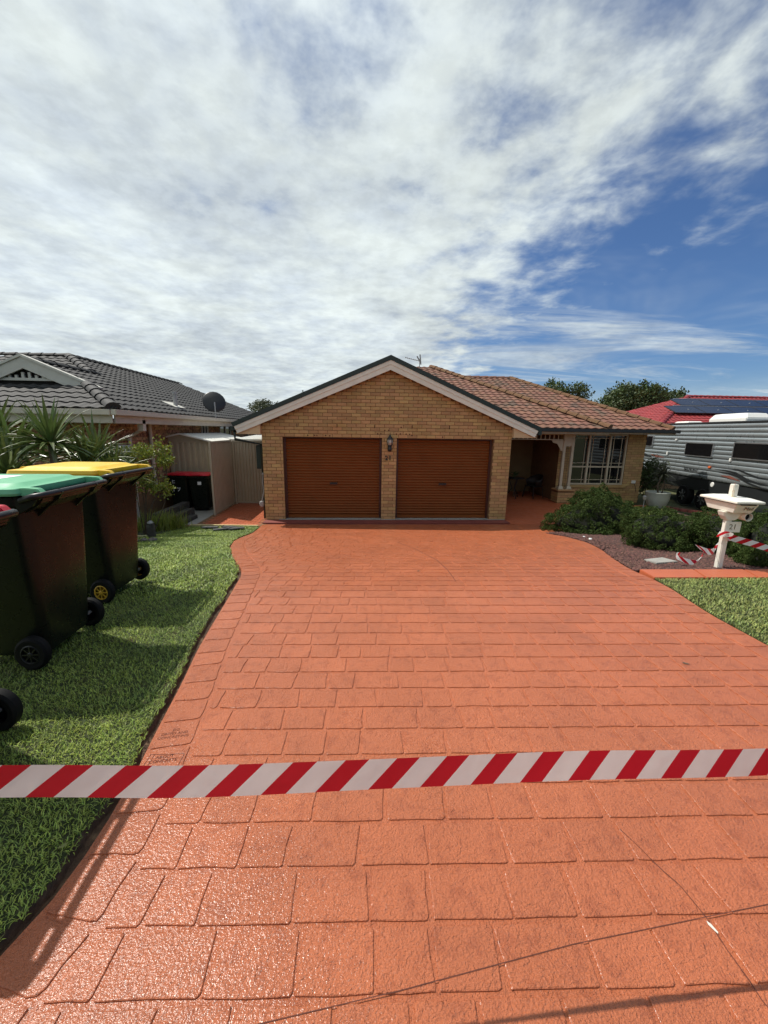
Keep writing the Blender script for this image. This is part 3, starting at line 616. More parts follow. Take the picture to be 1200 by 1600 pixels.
# ------------------------------------------------------------------ the brick house with the double garage
GX0, GX1, GY, FZ = -2.497, 3.925, 10.0, -0.925
GC = (GX0+GX1)/2; PITCH = 0.425; RZ = 3.10           # ridge height of the garage roof plane
DOORS = ((-1.985, 0.535), (0.915, 3.455)); DT = 1.225
def make_house():
    H = thing('brick_house', 'tan brick house with a gabled double garage, porch and terracotta tiled roof', 'house', (GC, GY, FZ), world=True)
    # garage wall: mortar backing with bricks
    m = MB(); yb = GY+0.008
    gable = lambda x: RZ-0.20-abs(x-GC)*PITCH
    for x0, x1 in ((GX0+0.002, DOORS[0][0]), (DOORS[0][1], DOORS[1][0]), (DOORS[1][1], GX1-0.002)): m.box((x0, yb, FZ), (x1, yb+0.22, DT-0.001))
    m.prism([(GX0+0.002, yb, DT), (GX1-0.002, yb, DT), (GX1-0.002, yb, gable(GX1)), (GC, yb, gable(GC)), (GX0+0.002, yb, gable(GX0))], (0, 0.22, 0))
    m.box((GX0+0.002, yb+0.2203, FZ), (GX0+0.2, 20, 1.4)); m.box((GX1-0.2, yb+0.2203, FZ), (GX1-0.002, 16, 1.4))
    wall = m.build('garage_wall', M['mortar'], H)
    def solid(z):
        if z < DT: return [(GX0, DOORS[0][0]), (DOORS[0][1], DOORS[1][0]), (DOORS[1][1], GX1)]
        hw = min((GX1-GX0)/2, (RZ-0.22-z)/PITCH)
        return [(GC-hw, GC+hw)] if hw > 0.05 else []
    bricks(wall, (0, GY+0.0085, 0), (1,0,0), (0,-1,0), FZ+0.003, RZ-0.25, solid, M['brick'], nind=300, seed=4)
    # right side return of the garage, seen from the porch
    bricks(wall, (GX1-0.0025, GY, 0), (0,1,0), (1,0,0), FZ+0.003, 1.40, lambda z: [(0.02, 5.0)], M['brick'], seed=5)
    m = MB()
    for i, x in enumerate((-1.62, -0.62, 0.33, 1.29, 2.26, 3.2)): m.box((x, GY-0.0025, 1.47), (x+0.014, GY+0.01, 1.555))
    m.build('weep_hole', M['dark'], wall)
    m = MB()
    for x, z in ((0.60,1.42),(0.70,1.42),(0.42,1.335),(0.50,1.335),(0.90,1.33),(1.0,1.335),(1.15,1.335),(1.24,1.33),(1.30,1.30),(-1.35,1.27),(-1.18,1.27),(-1.12,1.265),(-0.9,1.27),(-0.8,1.265),(1.02,1.50),(2.1,1.27)): m.lathe([(0.0,-0.0025),(0.016,-0.002),(0.022,0.002)], (x, GY-0.001, z), 8, 'y')
    m.build('drill_hole', M['stain'], wall)
    # roller doors
    for x0, x1 in DOORS:
        w = x1-x0; z0, z1 = -0.90, DT+0.05; n = 29; rows = []; dr_pts = []
        for i in range(n*6+1):
            t = i/(n*6); z = z0+0.09+(z1-z0-0.09)*t; ph = (t*n) % 1.0; y = 0.018*math.cos(2*math.pi*ph)
            dr_pts.append((y, z))
        for x in (x0, x1): rows.append([(x, GY+0.17+y, z) for y, z in dr_pts])
        m = MB(); m.sheet(rows); d = m.build('roller_door', M['door'], H, smooth=True)
        m = MB(); m.box((x0, GY+0.14, z0), (x1, GY+0.19, z0+0.09)); m.build('bottom_rail', M['door'], d, bevel=0.005)
        m = MB(); m.box((x0, GY+0.15, z0-0.02), (x1, GY+0.2, z0-0.0005)); m.build('rubber_seal', M['black'], d)
        m = MB(); c = (x0+x1)/2; m.box((c-0.10, GY+0.135, 0.00), (c+0.10, GY+0.16, 0.055)); m.box((c-0.02, GY+0.11, 0.01), (c+0.06, GY+0.135, 0.04)); m.build('handle', M['black'], d, bevel=0.004)
        for s, xx in ((1, x0), (-1, x1)):
            m = MB(); m.box((min(xx+s*0.0005, xx+s*0.055), GY+0.115, z0), (max(xx+s*0.0005, xx+s*0.055), GY+0.1495, DT-0.012)); m.build('door_track', M['doordark'], d)
        m = MB(); m.box((x0+0.06, GY+0.095, DT-0.03), (x1-0.06, GY+0.115, DT-0.002)); m.build('door_header', M['doordark'], d)
    m = MB(); m.box((DOORS[0][0]-0.1, GY+0.24, -0.93), (DOORS[1][1]+0.1, GY+0.26, 1.6)); m.build('garage_inside', M['dark'], H)
    m = MB(); m.box((GX0+0.35, GY-0.04, -0.917), (GX1-0.02, GY+0.14, -0.903)); m.build('threshold', M['concrete'], H, bevel=0.004)
    # garage roof
    ex = 0.62; Y0 = GY-0.16; rise = lambda x: RZ-abs(x-GC)*PITCH; xl, xr = GX0-ex, GX1+ex; cs = 1/math.sqrt(1+PITCH**2)
    roof = MB().box((GC-0.05, GY+0.4, RZ-0.20), (GC+0.05, 19, RZ-0.06)).build('garage_roof', M['timber'], H)
    hl = (GC-xl)/cs
    roof_slope(roof, (xr, Y0+0.12, rise(xr)), (0,1,0), (-cs,0,PITCH*cs), [[(0,0),(10,0),(10,hl),(0,hl)]], M['tile'], 0)
    roof_slope(roof, (xl, Y0+0.12+10, rise(xl)), (0,-1,0), (cs,0,PITCH*cs), [[(0,0),(10,0),(10,hl),(0,hl)]], M['tile'], 0)
    ridge_caps(roof, (GC, Y0+0.1, RZ+0.02), (GC, Y0+9.9, RZ+0.02), M['tile'])
    for s, xe in ((-1, xl), (1, xr)):
        a = (GC, Y0, RZ); b = (xe, Y0, rise(xe))
        up = np.array((0,0,1.0)); A = V3(*a); B = V3(*b); d = (B-A)/np.linalg.norm(B-A); n = np.cross(d, V3(0,1,0)); n = n if n[2] > 0 else -n
        m = MB(); m.prism([A-V3(0,0,0.235), B-n*0.19, B-n*0.005, A-V3(0,0,0.005)], (0, 0.035, 0)); m.prism([A-V3(0,0.012,0.105), B-n*0.095-V3(0,0.012,0), B-n*0.01-V3(0,0.012,0), A-V3(0,0.012,0.01)], (0, 0.0119, 0)); m.build('barge_board', M['barge'], H)
        m = MB(); m.prism([A-V3(0,0.03,0.003), B+d*0.02-n*0.003-V3(0,0.03,0), B+d*0.02+n*0.095-V3(0,0.03,0), A+V3(0,-0.03,0.105)], (0, 0.22, 0)); m.build('barge_capping', M['greenmetal'], H)
        m = MB(); x1 = GX0 if s < 0 else GX1; zl = rise(xe)-0.19
        m.prism([(x1-s*0.0, Y0+0.04, zl), (xe-s*0.03, Y0+0.04, zl), (xe-s*0.03, Y0+0.04, zl+0.03), (x1, Y0+0.04, rise(x1)-0.21)], (0, 0.12, 0)); m.build('eave_box', M['soffit'], H)
        m = MB(); m.beam((xe+s*0.06, Y0+0.02, rise(xe)-0.06), (xe+s*0.06, Y0+(9.9 if s < 0 else 2.1), rise(xe)-0.06), 0.11, 0.11); m.build('gutter', M['greenmetal'], H, bevel=0.01)
        m = MB(); m.sheet([[(x1, Y0+0.16, zl+0.002), (xe, Y0+0.16, zl+0.002)], [(x1, Y0+9.5, zl+0.002), (xe, Y0+9.5, zl+0.002)]]); m.build('soffit', M['soffit'], H)
    m = MB(); m.tube([(xl-0.02, Y0+0.10, rise(xl)-0.1), (xl-0.02, Y0+0.10, 1.15), (GX0-0.06, Y0+0.35, 1.02), (GX0-0.06, Y0+0.35, FZ)], 0.036, 8); m.build('downpipe', M['greenmetal'], H, smooth=True)
    # wing: walls with the window, porch behind
    WY = 13.1; WX0, WX1 = 6.86, 9.97; bx0, bx1, bz0, bz1 = 7.30, 9.31, -0.36, 1.40
    m = MB(); y = WY+0.008; m.box((WX0+0.004, y, FZ-0.1), (bx0, y+0.2, 1.46)); m.box((bx1, y, FZ-0.1), (WX1-0.004, y+0.2, 1.46)); m.box((bx0+0.0005, y, FZ-0.1), (bx1-0.0005, y+0.2, bz0)); m.box((bx0+0.0005, y, bz1), (bx1-0.0005, y+0.2, 1.46))
    m.box((WX1-0.2, y+0.2004, FZ-0.1), (WX1-0.004, 22, 1.46)); m.box((WX0+0.004, y+0.2004, FZ-0.1), (WX0+0.2, 15.4, 1.46)); ww = m.build('front_wall', M['mortar'], H)
    def s2(z):
        if bz0-0.02 < z < bz1: return [(WX0, bx0), (bx1, WX1)]
        return [(WX0, WX1)]
    bricks(ww, (0, WY+0.0085, 0), (1,0,0), (0,-1,0), FZ-0.08, 1.45, s2, M['brick'], seed=6)
    m = MB(); m.box((bx0-0.1, WY-0.05, bz0-0.10), (bx1+0.1, WY+0.05, bz0-0.005)); m.build('brick_sill', M['brick'], ww, bevel=0.008)
    # window
    win = MB().box((bx0+0.002, WY+0.10, bz0+0.002), (bx1-0.002, WY+0.105, bz1-0.002)).build('window', M['glass'], H)
    m = MB(); fy0, fy1 = WY+0.03, WY+0.098; fw = 0.05
    def bar(x0, z0, x1, z1, t, y0=fy0, y1=fy1): m.box((x0-t/2 if x0 == x1 else x0, y0, z0-t/2 if z0 == z1 else z0), (x1+t/2 if x0 == x1 else x1, y1, z1+t/2 if z0 == z1 else z1))
    for x in (bx0+fw/2, bx1-fw/2): bar(x, bz0, x, bz1, fw)
    for z in (bz0+fw/2, 0.27, bz1-fw/2): bar(bx0, z, bx1, z, fw, fy0+0.003)
    for x in (7.95, 8.70): bar(x, bz0, x, bz1, 0.065, fy0-0.003)
    m.build('frame', M['cream'], win)
    m = MB(); segs = ((bx0+fw, 7.95-0.03), (7.95+0.03, 8.70-0.03), (8.70+0.03, bx1-fw))
    for i, (a, b) in enumerate(segs):
        for x in ([b-0.10] if i == 0 else [a+0.12, b-0.12]): bar(x, bz0+fw, x, bz1-fw, 0.018, WY+0.08, WY+0.0985)
        for z in (bz0+0.17, 0.40, bz1-0.14): bar(a, z, b, z, 0.018, WY+0.083, WY+0.099)
    m.build('glazing_bar', M['cream'], win)
    # meter box and lead on the wall
    m = MB(); m.box((9.62, WY-0.05, -0.30), (9.76, WY-0.001, -0.20)); m.build('power_outlet', M['whiteplastic'], H, bevel=0.008)
    m = MB(); m.tube([(9.72, WY-0.03, -0.30), (9.78, WY-0.035, -0.42), (9.84, WY-0.03, -0.62)], 0.008, 6); m.build('outlet_cable', M['black'], H)
    # porch back wall, dwarf wall, posts, fretwork
    m = MB(); m.box((GX1, 15.2, FZ-0.05), (WX0+0.2, 15.4, 1.46)); m.build('porch_wall', M['wall_in'], H)
    m = MB(); m.box((6.72, 12.62, FZ-0.02), (7.28, 13.06, -0.52)); dw = m.build('pier_wall', M['mortar'], H)
    bricks(dw, (6.72, 12.6195, 0), (1,0,0), (0,-1,0), FZ, -0.53, lambda z: [(0.0, 0.56)], M['brick'], seed=8); bricks(dw, (6.7195, 12.62, 0), (0,-1,0), (-1,0,0), FZ, -0.53, lambda z: [(-0.44, 0.0)], M['brick'], seed=9)
    m = MB(); m.box((6.69, 12.58, -0.515), (7.30, 13.05, -0.47)); m.build('pier_cap', M['brick'], dw, bevel=0.008)
    for x in (6.83, 7.12):
        m = MB(); m.box((x-0.045, 12.70, -0.36), (x+0.045, 12.79, 1.40)); p = m.build('porch_post', M['cream'], H, bevel=0.006)
        m = MB(); m.loft([[(x+sx*r_, 12.745+sy*r_, z) for sx, sy in ((-1,-1),(1,-1),(1,1),(-1,1))] for r_, z in ((0.085,-0.468),(0.085,-0.43),(0.05,-0.36))]); m.build('post_base', M['cream'], p)
    m = MB(); m.box((6.8755, 12.71, 0.98), (7.0745, 12.78, 1.40)); m.build('post_arch', M['cream'], H)
    fr = MB(); fr.box((GX1+0.01, 12.72, 1.36), (6.78, 12.77, 1.41)); fret = fr.build('fretwork', M['cream'], H); m = MB(); m.box((GX1+0.01, 12.725, 1.185), (6.78, 12.765, 1.215)); m.build('bottom_rail', M['cream'], fret)
    sp = MB().box((-0.016, -0.012, 0), (0.016, 0.012, 0.143)).mesh('spindle', M['cream'])
    x = GX1+0.12
    while x < 6.74: link('spindle', sp, fret, (x-GC, 12.745-GY, 1.216-FZ)); x += 0.15
    for xx, s in ((6.785, -1),):
        m = MB(); pts = [(xx, 12.745, 1.18), (xx+s*0.40, 12.745, 1.18), (xx+s*0.36, 12.745, 1.10), (xx+s*0.20, 12.745, 1.06), (xx+s*0.12, 12.745, 0.93), (xx+s*0.06, 12.745, 0.84), (xx, 12.745, 0.82)]; m.prism([(p[0], 12.73, p[2]) for p in pts], (0, 0.03, 0)); m.build('bracket', M['cream'], fret)
    # main roof: porch slope (forward) and wing slope
    rf = MB().box((4.6, 18.3, 3.3), (6.6, 18.4, 3.6)).build('main_roof', M['timber'], H)
    k = 1/math.sqrt(1+0.4**2); U, Vv = (1,0,0), (0, k, 0.4*k); hv = lambda dy: dy/k
    MO = (0, 12.5, 1.56)
    roof_slope(rf, MO, U, Vv, [[(5.0,0),(10.40,0),(6.84,hv(5.7)),(3.5,hv(5.7))]], M['tile'], 170)
    PO = (0, 12.08, 1.56)
    roof_slope(rf, PO, U, Vv, [[(4.45,0),(7.92,0),(3.30,hv(7.0)),(1.6,hv(7.0)),(2.2,hv(3.0))]], M['tile'], 130)
    a, b = V3(7.92, 12.08, 1.58), V3(3.30, 19.08, 4.38); m = MB(); m.prism([a+V3(0.02,0,0), b+V3(0.02,0,0), b-V3(-0.02,0,0.24), a-V3(-0.02,0,0.05)], (-0.03, 0, 0)); m.build('hip_skirt', M['moss'], rf)
    ridge_caps(rf, a+V3(0,0,0.03), b+V3(0,0,0.02), M['moss'], r=0.14)
    ridge_caps(rf, (10.40, 12.52, 1.60), (6.84, 18.2, 3.86), M['moss'], r=0.13); ridge_caps(rf, (6.95, 18.2, 3.85), (4.2, 18.2, 3.85), M['tile'])
    k2 = V3(6.84-10.40, 0, 0)
    m = MB(); m.prism([(10.40, 12.5, 1.54), (10.40, 24, 1.54), (6.84, 18.2, 3.80)], (-0.05, 0, -0.06)); m.build('side_slope', M['tile'], rf)
    m = MB(); m.prism([(3.3, 19.1, 4.33), (1.7, 19.1, 4.33), (1.7, 24, 2.4), (5, 24, 2.4)], (0, 0, -0.06)); m.build('rear_slope', M['tile'], rf)
    m = MB(); m.prism([(4.2, 18.25, 3.80), (6.84, 18.25, 3.80), (10.4, 24, 1.5), (4.2, 24, 1.5)], (0, 0, -0.06)); m.build('wing_rear_slope', M['tile'], rf)
    m = MB(); m.box((4.66, 11.93, 1.455), (7.98, 12.05, 1.56)); m.build('gutter', M['gutterdark'], H, bevel=0.012)
    m = MB(); m.box((7.9805, 12.33, 1.46), (10.52, 12.45, 1.565)); m.build('gutter', M['gutterdark'], H, bevel=0.012)
    m = MB(); m.box((10.42, 12.4505, 1.46), (10.54, 23, 1.565)); m.build('gutter', M['gutterdark'], H, bevel=0.012)
    m = MB(); m.box((4.70, 12.06, 1.395), (7.90, 12.09, 1.53)); m.box((7.9005, 12.46, 1.41), (10.38, 12.49, 1.54)); m.box((10.3805, 12.4, 1.41), (10.41, 22, 1.54)); m.build('fascia', M['cream'], H)
    m = MB(); m.box((4.62, 12.0905, 1.412), (7.9, 15.3, 1.42)); m.box((7.9005, 12.4905, 1.42), (10.37, 13.4, 1.428)); m.box((9.975, 13.4005, 1.42), (10.37, 22, 1.428)); m.build('soffit', M['soffit'], H)
    # gas meter and electrical box on the left corner
    m = MB(); m.box((GX0-0.24, GY+0.30, 0.38), (GX0-0.005, GY+0.55, 1.0)); m.build('meter_cabinet', M['greenmetal'], H, bevel=0.01)
    m = MB(); m.tube([(GX0-0.05, GY+0.15, 0.30), (GX0-0.07, GY+0.15, 0.05), (GX0-0.05, GY+0.13, -0.2), (GX0-0.10, GY+0.12, -0.42)], 0.016, 7); m.lathe([(0,-0.08),(0.05,-0.07),(0.07,0),(0.05,0.07),(0,0.08)], (GX0-0.11, GY+0.12, -0.52), 12); m.lathe([(0,-0.03),(0.03,-0.02),(0.03,0.02),(0,0.03)], (GX0-0.06, GY+0.15, 0.26), 10); m.build('gas_meter', M['grey'], H, smooth='auto')
    return H
house = make_house()

def make_lantern():
    t = thing('wall_lantern', 'black coach lantern on the brick pier between the garage doors', 'lamp', (0.73, GY, 1.12)); y = -0.13
    m = MB(); m.lathe([(0.0,0.25),(0.006,0.245),(0.008,0.20),(0.014,0.195),(0.02,0.17),(0.065,0.115),(0.078,0.09),(0.078,0.075),(0.0,0.075)], (0,y,0), 10); m.build('cap', M['black'], t)
    m = MB(); m.lathe([(0.066,0.074),(0.072,0.0),(0.048,-0.06)], (0,y,0), 10); m.build('glass', M['lampglass'], t)
    for i in range(6):
        a = 2*math.pi*i/6; m = MB(); m.tube([(0.07*math.cos(a), y+0.07*math.sin(a), 0.075), (0.076*math.cos(a), y+0.076*math.sin(a), 0.0), (0.05*math.cos(a), y+0.05*math.sin(a), -0.065)], 0.006, 5); m.build('glazing_rib', M['black'], t)
    m = MB(); m.lathe([(0.055,-0.06),(0.058,-0.075),(0.035,-0.10),(0.045,-0.14),(0.05,-0.17),(0.025,-0.22),(0.0,-0.24)], (0,y,0), 10); m.build('base', M['black'], t)
    m = MB(); m.box((-0.05, -0.035, -0.22), (0.05, -0.001, 0.0)); m.tube([(0,-0.03,-0.08),(0,-0.08,-0.13),(0,y,-0.10)], 0.014, 7); m.build('bracket', M['black'], t)
make_lantern()
t = thing('house_number', 'black number 21 on the brick pier under the lantern', 'number', (0.70, GY-0.002, 0.715))
for ch, dx in (('2', -0.045), ('1', 0.045)): lettering('digit', ch, 0.155, frame((dx, -0.006, 0), (1,0,0), (0,0,1)), M['black'], t, 0.006, bold=0.006)

def make_antenna():
    t = thing('tv_antenna', 'thin television antenna above the tiled house roof', 'antenna', (2.45, 17.0, 3.3))
    m = MB(); m.tube([(0,0,0),(0,0,1.08)], 0.016, 6); m.build('mast', M['grey'], t)
    m = MB(); m.tube([(-0.62,0,1.12),(0.06,0,0.98)], 0.012, 5); m.build('boom', M['grey'], t)
    for i in range(9):
        x = -0.60+i*0.08; z = 1.12-(x+0.62)*0.206; m = MB(); m.tube([(x,-0.09,z),(x,0.09,z)], 0.007, 4); m.tube([(x,0,z-0.025),(x,0,z+0.025)], 0.007, 4); m.build('director', M['grey'], t)
    m = MB(); m.beam((0.05,-0.02,0.85),(0.0,-0.02,1.25),0.02,0.05); m.beam((-0.12,0,1.18),(-0.02,0,1.02),0.03,0.05); m.build('reflector', M['grey'], t)
make_antenna()

# ------------------------------------------------------------------ left neighbour
def make_left_house():
    H = thing('neighbour_house', 'brick house with charcoal tiled roof and louvred gable behind the bins', 'house', (-8.1, 9.2, -0.95), world=True)
    T = 0.42; k = 1/math.sqrt(1+T*T); EX, EY, EZ = -5.17, 8.62, 1.78; h = lambda t: t/k
    rf = MB().box((-9.7, 15, 3.0), (-9.5, 21, 3.3)).build('tiled_roof', M['timber'], H)
    # east slope (u runs towards -Y so that normals point up)
    O = (EX, 0, EZ); U = (0, 1, 0); Vv = (-k, 0, T*k)
    P = lambda y, t: (y, h(t))
    roof_slope(rf, O, U, Vv, [[P(8.62,0),P(9.95,0),P(9.95,1.33)], [P(9.95,0),P(12.27,0),P(12.27,2.70),P(9.95,2.70)], [P(12.27,0),P(25,0),P(22,4.43),P(14,4.43),P(12.27,2.70)]], M['dtile'], 250)
    roof_slope(rf, (0, EY, EZ), (1,0,0), (0, k, T*k), [[(-10.57,0),(EX,0),(EX-1.33,h(1.33)),(-9.24,h(1.33))]], M['dtile'], 50)
    roof_slope(rf, (0, 12.27, EZ+2.70*T), (1,0,0), (0, k, T*k), [[(-13.0,0),(-7.87,0),(-9.6,h(1.73)),(-11.3,h(1.73))]], M['dtile'], 0)
    roof_slope(rf, (-10.57, 0, EZ), (0,-1,0), (k, 0, T*k), [[(-12.27,0),(-9.95,0),(-9.95,h(2.70)),(-12.27,h(2.70))]], M['dtile'], 0)
    zz = lambda t: EZ+t*T
    ridge_caps(rf, (EX, EY, EZ+0.03), (EX-1.33, EY+1.33, zz(1.33)+0.05), M['dtile'], r=0.14)
    ridge_caps(rf, (-7.87, 12.27, zz(2.70)+0.03), (-9.6, 14, zz(4.43)+0.03), M['dtile'], r=0.14)
    ridge_caps(rf, (-9.6, 14.0, zz(4.43)+0.03), (-9.6, 22, zz(4.43)+0.03), M['dtile']); ridge_caps(rf, (-7.87, 10.0, zz(2.70)+0.03), (-7.87, 12.6, zz(2.70)+0.03), M['dtile']); ridge_caps(rf, (-9.6, 14.0, zz(4.43)+0.03), (-14, 14.0, zz(4.43)+0.0), M['dtile'])
    # Dutch gable
    gy = 9.93; za, ze = zz(2.70), zz(1.30)
    for s in (-1, 1):
        A = V3(-7.87, gy-0.02, za+0.06); B = V3(-7.87+s*1.66, gy-0.02, zz(2.70-1.66)+0.06); d = (B-A)/np.linalg.norm(B-A); n = np.array((-d[2]*1, 0, d[0])); n = n if n[2] > 0 else -n
        m = MB(); m.prism([A-V3(0,0,0.26), B-n*0.24, B, A], (0, 0.05, 0)); m.build('barge_board', M['nwhite'], H)
        m = MB(); m.prism([A+V3(0,-0.03,0), B-V3(0,0.03,0), B+n*0.05-V3(0,0.03,0), A+V3(0,-0.03,0.055)], (0, 0.15, 0)); m.build('barge_capping', M['nwhite'], H)
    m = MB(); m.prism([(-7.87-1.6, gy+0.1, ze-0.05), (-7.87+1.6, gy+0.1, ze-0.05), (-7.87, gy+0.1, za)], (0, 0.05, 0)); m.build('gable_backing', M['dark'], H)
    m = MB(); m.box((-9.3, gy+0.03, ze+0.12), (-6.9, gy+0.08, ze+0.18)); m.build('gable_rail', M['nwhite'], H)
    lv = MB().box((-0.03, -0.02, 0), (0.03, 0.02, 0.5)).mesh('louvre', M['nwhite'])
    for i in range(-7, 8):
        o = link('louvre', lv, H, (-7.87+i*0.15+0.075-(-8.1), gy+0.06-9.2, ze+0.181+0.95)); o.scale = (1, 1, max(0.1, (za-0.25-abs(i*0.15+0.075)*T-(ze+0.18))/0.5))
    # walls
    m = MB(); m.box((-5.95, 9.31, -0.95), (-5.76, 24, 1.6)); m.box((-11, 9.31, -0.95), (-5.951, 9.5, 1.6)); w = m.build('brick_wall', M['mortar'], H)
    bricks(w, (-5.7605, 9.31, 0), (0,1,0), (1,0,0), -0.3, 1.60, lambda z: [(0, 5.2), (5.75, 7.0), (8.3, 12)] if z > 0.0 else [(0, 12)], M['mbrick'], seed=11)
    bricks(w, (-11, 9.3105, 0), (1,0,0), (0,-1,0), 0.0, 1.60, lambda z: [(0, 5.24)], M['mbrick'], seed=12)
    for y0, y1 in ((14.52, 15.05), (16.32, 17.6)):
        g = MB().box((-5.80, y0, 0.0), (-5.757, y1, 1.55)).build('window', M['glass'], H); m = MB()
        for y in (y0, (y0+y1)/2, y1): m.box((-5.7565, y-0.04, 0.0), (-5.72, y+0.04, 1.55))
        m.build('frame', M['nwhite'], g)
    m = MB(); m.box((EX-0.04, EY-0.06, EZ-0.13), (EX+0.08, 24, EZ-0.01)); m.build('gutter', M['gutter'], H, bevel=0.012)
    m = MB(); m.box((-11.1, EY-0.08, EZ-0.131), (EX-0.0405, EY+0.04, EZ-0.011)); m.build('gutter', M['gutter'], H, bevel=0.012)
    m = MB(); m.box((EX-0.08, EY+0.10, EZ-0.29), (EX-0.05, 24, EZ-0.05)); m.box((-11.1, EY+0.0405, EZ-0.29), (EX-0.0805, EY+0.07, EZ-0.05)); m.build('fascia', M['gutter'], H)
    m = MB(); m.box((-5.95, EY+0.1, EZ-0.30), (EX-0.08, 24, EZ-0.292)); m.box((-11, EY+0.1, EZ-0.30), (-5.9505, 9.31, EZ-0.292)); m.build('soffit', M['nwhite'], H)
    m = MB(); m.box((-5.35, 9.75, EZ-0.46), (-5.22, 9.88, EZ-0.2)); m.tube([(-5.28, 9.82, EZ-0.42), (-5.68, 9.95, EZ-0.62), (-5.69, 9.95, -0.9)], 0.045, 8); m.build('downpipe', M['gutter'], H)
    m = MB(); m.tube([(-5.69, 10.95, EZ-0.3), (-5.69, 10.95, -0.3)], 0.045, 8); m.build('downpipe', M['gutter'], H)
    z = lambda x: EZ+(EX-x)*T
    m = MB(); m.tube([(-5.75, 12.7, z(-5.75)), (-5.75, 12.7, z(-5.75)+0.42)], 0.06, 10); m.lathe([(0.0,0.06),(0.075,0.05),(0.075,-0.03)], (-5.75, 12.7, z(-5.75)+0.42), 10); m.build('vent_pipe', M['grey'], H, smooth='auto')
    m = MB(); m.prism([(-5.6, 12.35, z(-5.6)+0.05), (-5.6, 13.05, z(-5.6)+0.05), (-6.0, 13.05, z(-6.0)+0.05), (-6.0, 12.35, z(-6.0)+0.05)], (0, 0, 0.012)); m.build('vent_flashing', M['nwhite'], H)
make_left_house()
def make_dish():
    t = thing('satellite_dish', 'dark satellite dish on the charcoal tiled roof', 'satellite dish', (-5.1, 14.2, 1.72), R(25))
    prof = [(0.0, 0.0), (0.12, 0.008), (0.25, 0.035), (0.36, 0.075), (0.38, 0.085), (0.375, 0.10), (0.35, 0.085), (0.24, 0.05), (0.12, 0.022), (0, 0.014)]
    m = MB(); m.lathe(prof, (0,0,0), 20, 'y'); Rm = Matrix.Rotation(R(-20), 4, 'X'); m.v = [tuple(Rm @ Vector(p)+Vector((0, 0.05, 0.62))) for p in m.v]; m.build('reflector', M['gutterdark'], t, smooth=True)
    m = MB(); m.tube([(0,0,0),(0,0,0.30),(0,0.02,0.58)], 0.022, 8); m.build('mast', M['grey'], t)
    m = MB(); m.tube([(0.05,0.06,0.36),(0.25,0.35,0.45),(0.34,0.52,0.62)], 0.014, 6); m.build('feed_arm', M['grey'], t)
    m = MB(); m.box((0.29,0.48,0.58),(0.39,0.58,0.70)); m.build('receiver', M['grey'], t, bevel=0.01)
make_dish()

# ------------------------------------------------------------------ garden shed, fence, gate
def sheet_panel(name, a, b, z0, z1, parent, pitch=0.095, depth=0.022, mt=None, trim=True):
    a, b = V3(*a, 0), V3(*b, 0); d = b-a; l = np.linalg.norm(d); d /= l; n = V3(d[1], -d[0], 0); m = MB(); r0, r1 = [], []; k = int(l/pitch)
    for i in range(k):
        s = i*l/k
        for f, h in ((0.0,0),(0.22,0),(0.34,1),(0.74,1),(0.86,0)):
            p = a+d*(s+f*l/k)+n*depth*(h-0.5); r0.append((p[0],p[1],z0)); r1.append((p[0],p[1],z1))
    r0.append((b[0],b[1],z0)); r1.append((b[0],b[1],z1)); m.sheet([r0, r1]); o = m.build(name, mt or M['steel'], parent)
    if trim:
        for z in (z0, z1):
            m = MB(); m.beam((a[0],a[1],z),(b[0],b[1],z), 0.045, 0.05); m.build('rail', M['steel'], parent)
    return o
S = thing('garden_shed', 'cream steel garden shed with low gable roof behind the red bins', 'shed', (-5.35, 13.5, -0.95), world=True)
sheet_panel('front_wall', (-6.30, 12.0), (-4.42, 12.0), -0.93, 1.0, S, 0.16, 0.03); sheet_panel('side_wall', (-4.42, 12.02), (-4.42, 15.3), -0.93, 1.0, S, 0.16, 0.03); sheet_panel('side_wall', (-6.3, 15.3), (-6.3, 12.02), -0.93, 1.0, S, 0.16, 0.03)
for s in (-1, 1):
    m = MB(); n = 16; rows0, rows1 = [], []
    for i in range(n*4+1):
        y = 11.9+3.5*i/(n*4); z = 0.012*(1 if (i//2) % 2 else -1); rows0.append((-5.36, y, 1.235+z)); rows1.append((-5.36+s*1.06, y, 0.995+z))
    m.sheet([rows0, rows1]); m.build('roof_sheet', M['steeltop'], S)
m = MB(); m.prism([(-6.3,12.0,1.0),(-4.42,12.0,1.0),(-5.36,12.0,1.22)], (0,0.03,0)); m.build('gable', M['steel'], S)
m = MB(); m.prism([(-6.42,11.88,0.965),(-5.36,11.88,1.21),(-4.30,11.88,0.965),(-4.30,11.88,1.0),(-5.36,11.88,1.255),(-6.42,11.88,1.0)], (0,0.025,0)); m.build('barge', M['steeltop'], S)
F = thing('steel_fence', 'cream corrugated steel fence panel standing beside the red bins', 'fence', (-4.05, 11.5, -0.95), world=True)
sheet_panel('fence_sheet', (-4.04, 10.68), (-4.04, 12.28), -0.93, 1.04, F, 0.095, 0.025)
for y in (10.66, 12.3): m = MB(); m.box((-4.065, y-0.025, -0.95), (-4.015, y+0.025, 1.07)); m.build('post', M['steel'], F)
G = thing('steel_gate', 'cream corrugated steel side gate next to the garage corner', 'gate', (-3.2, 12.35, -0.95), world=True)
sheet_panel('gate_sheet', (-3.96, 12.36), (-2.53, 12.36), -0.89, 1.02, G, 0.095, 0.02)
for x in (-3.97, -2.53): m = MB(); m.box((x-0.03, 12.33, -0.95), (x+0.03, 12.39, 1.05)); m.build('post', M['steel'], G)
A_ = thing('lean_to_roof', 'pale steel awning roof just behind the side gate', 'awning', (-3.3, 14.0, 1.0), world=True)
m = MB(); n = 18; r0, r1 = [], []
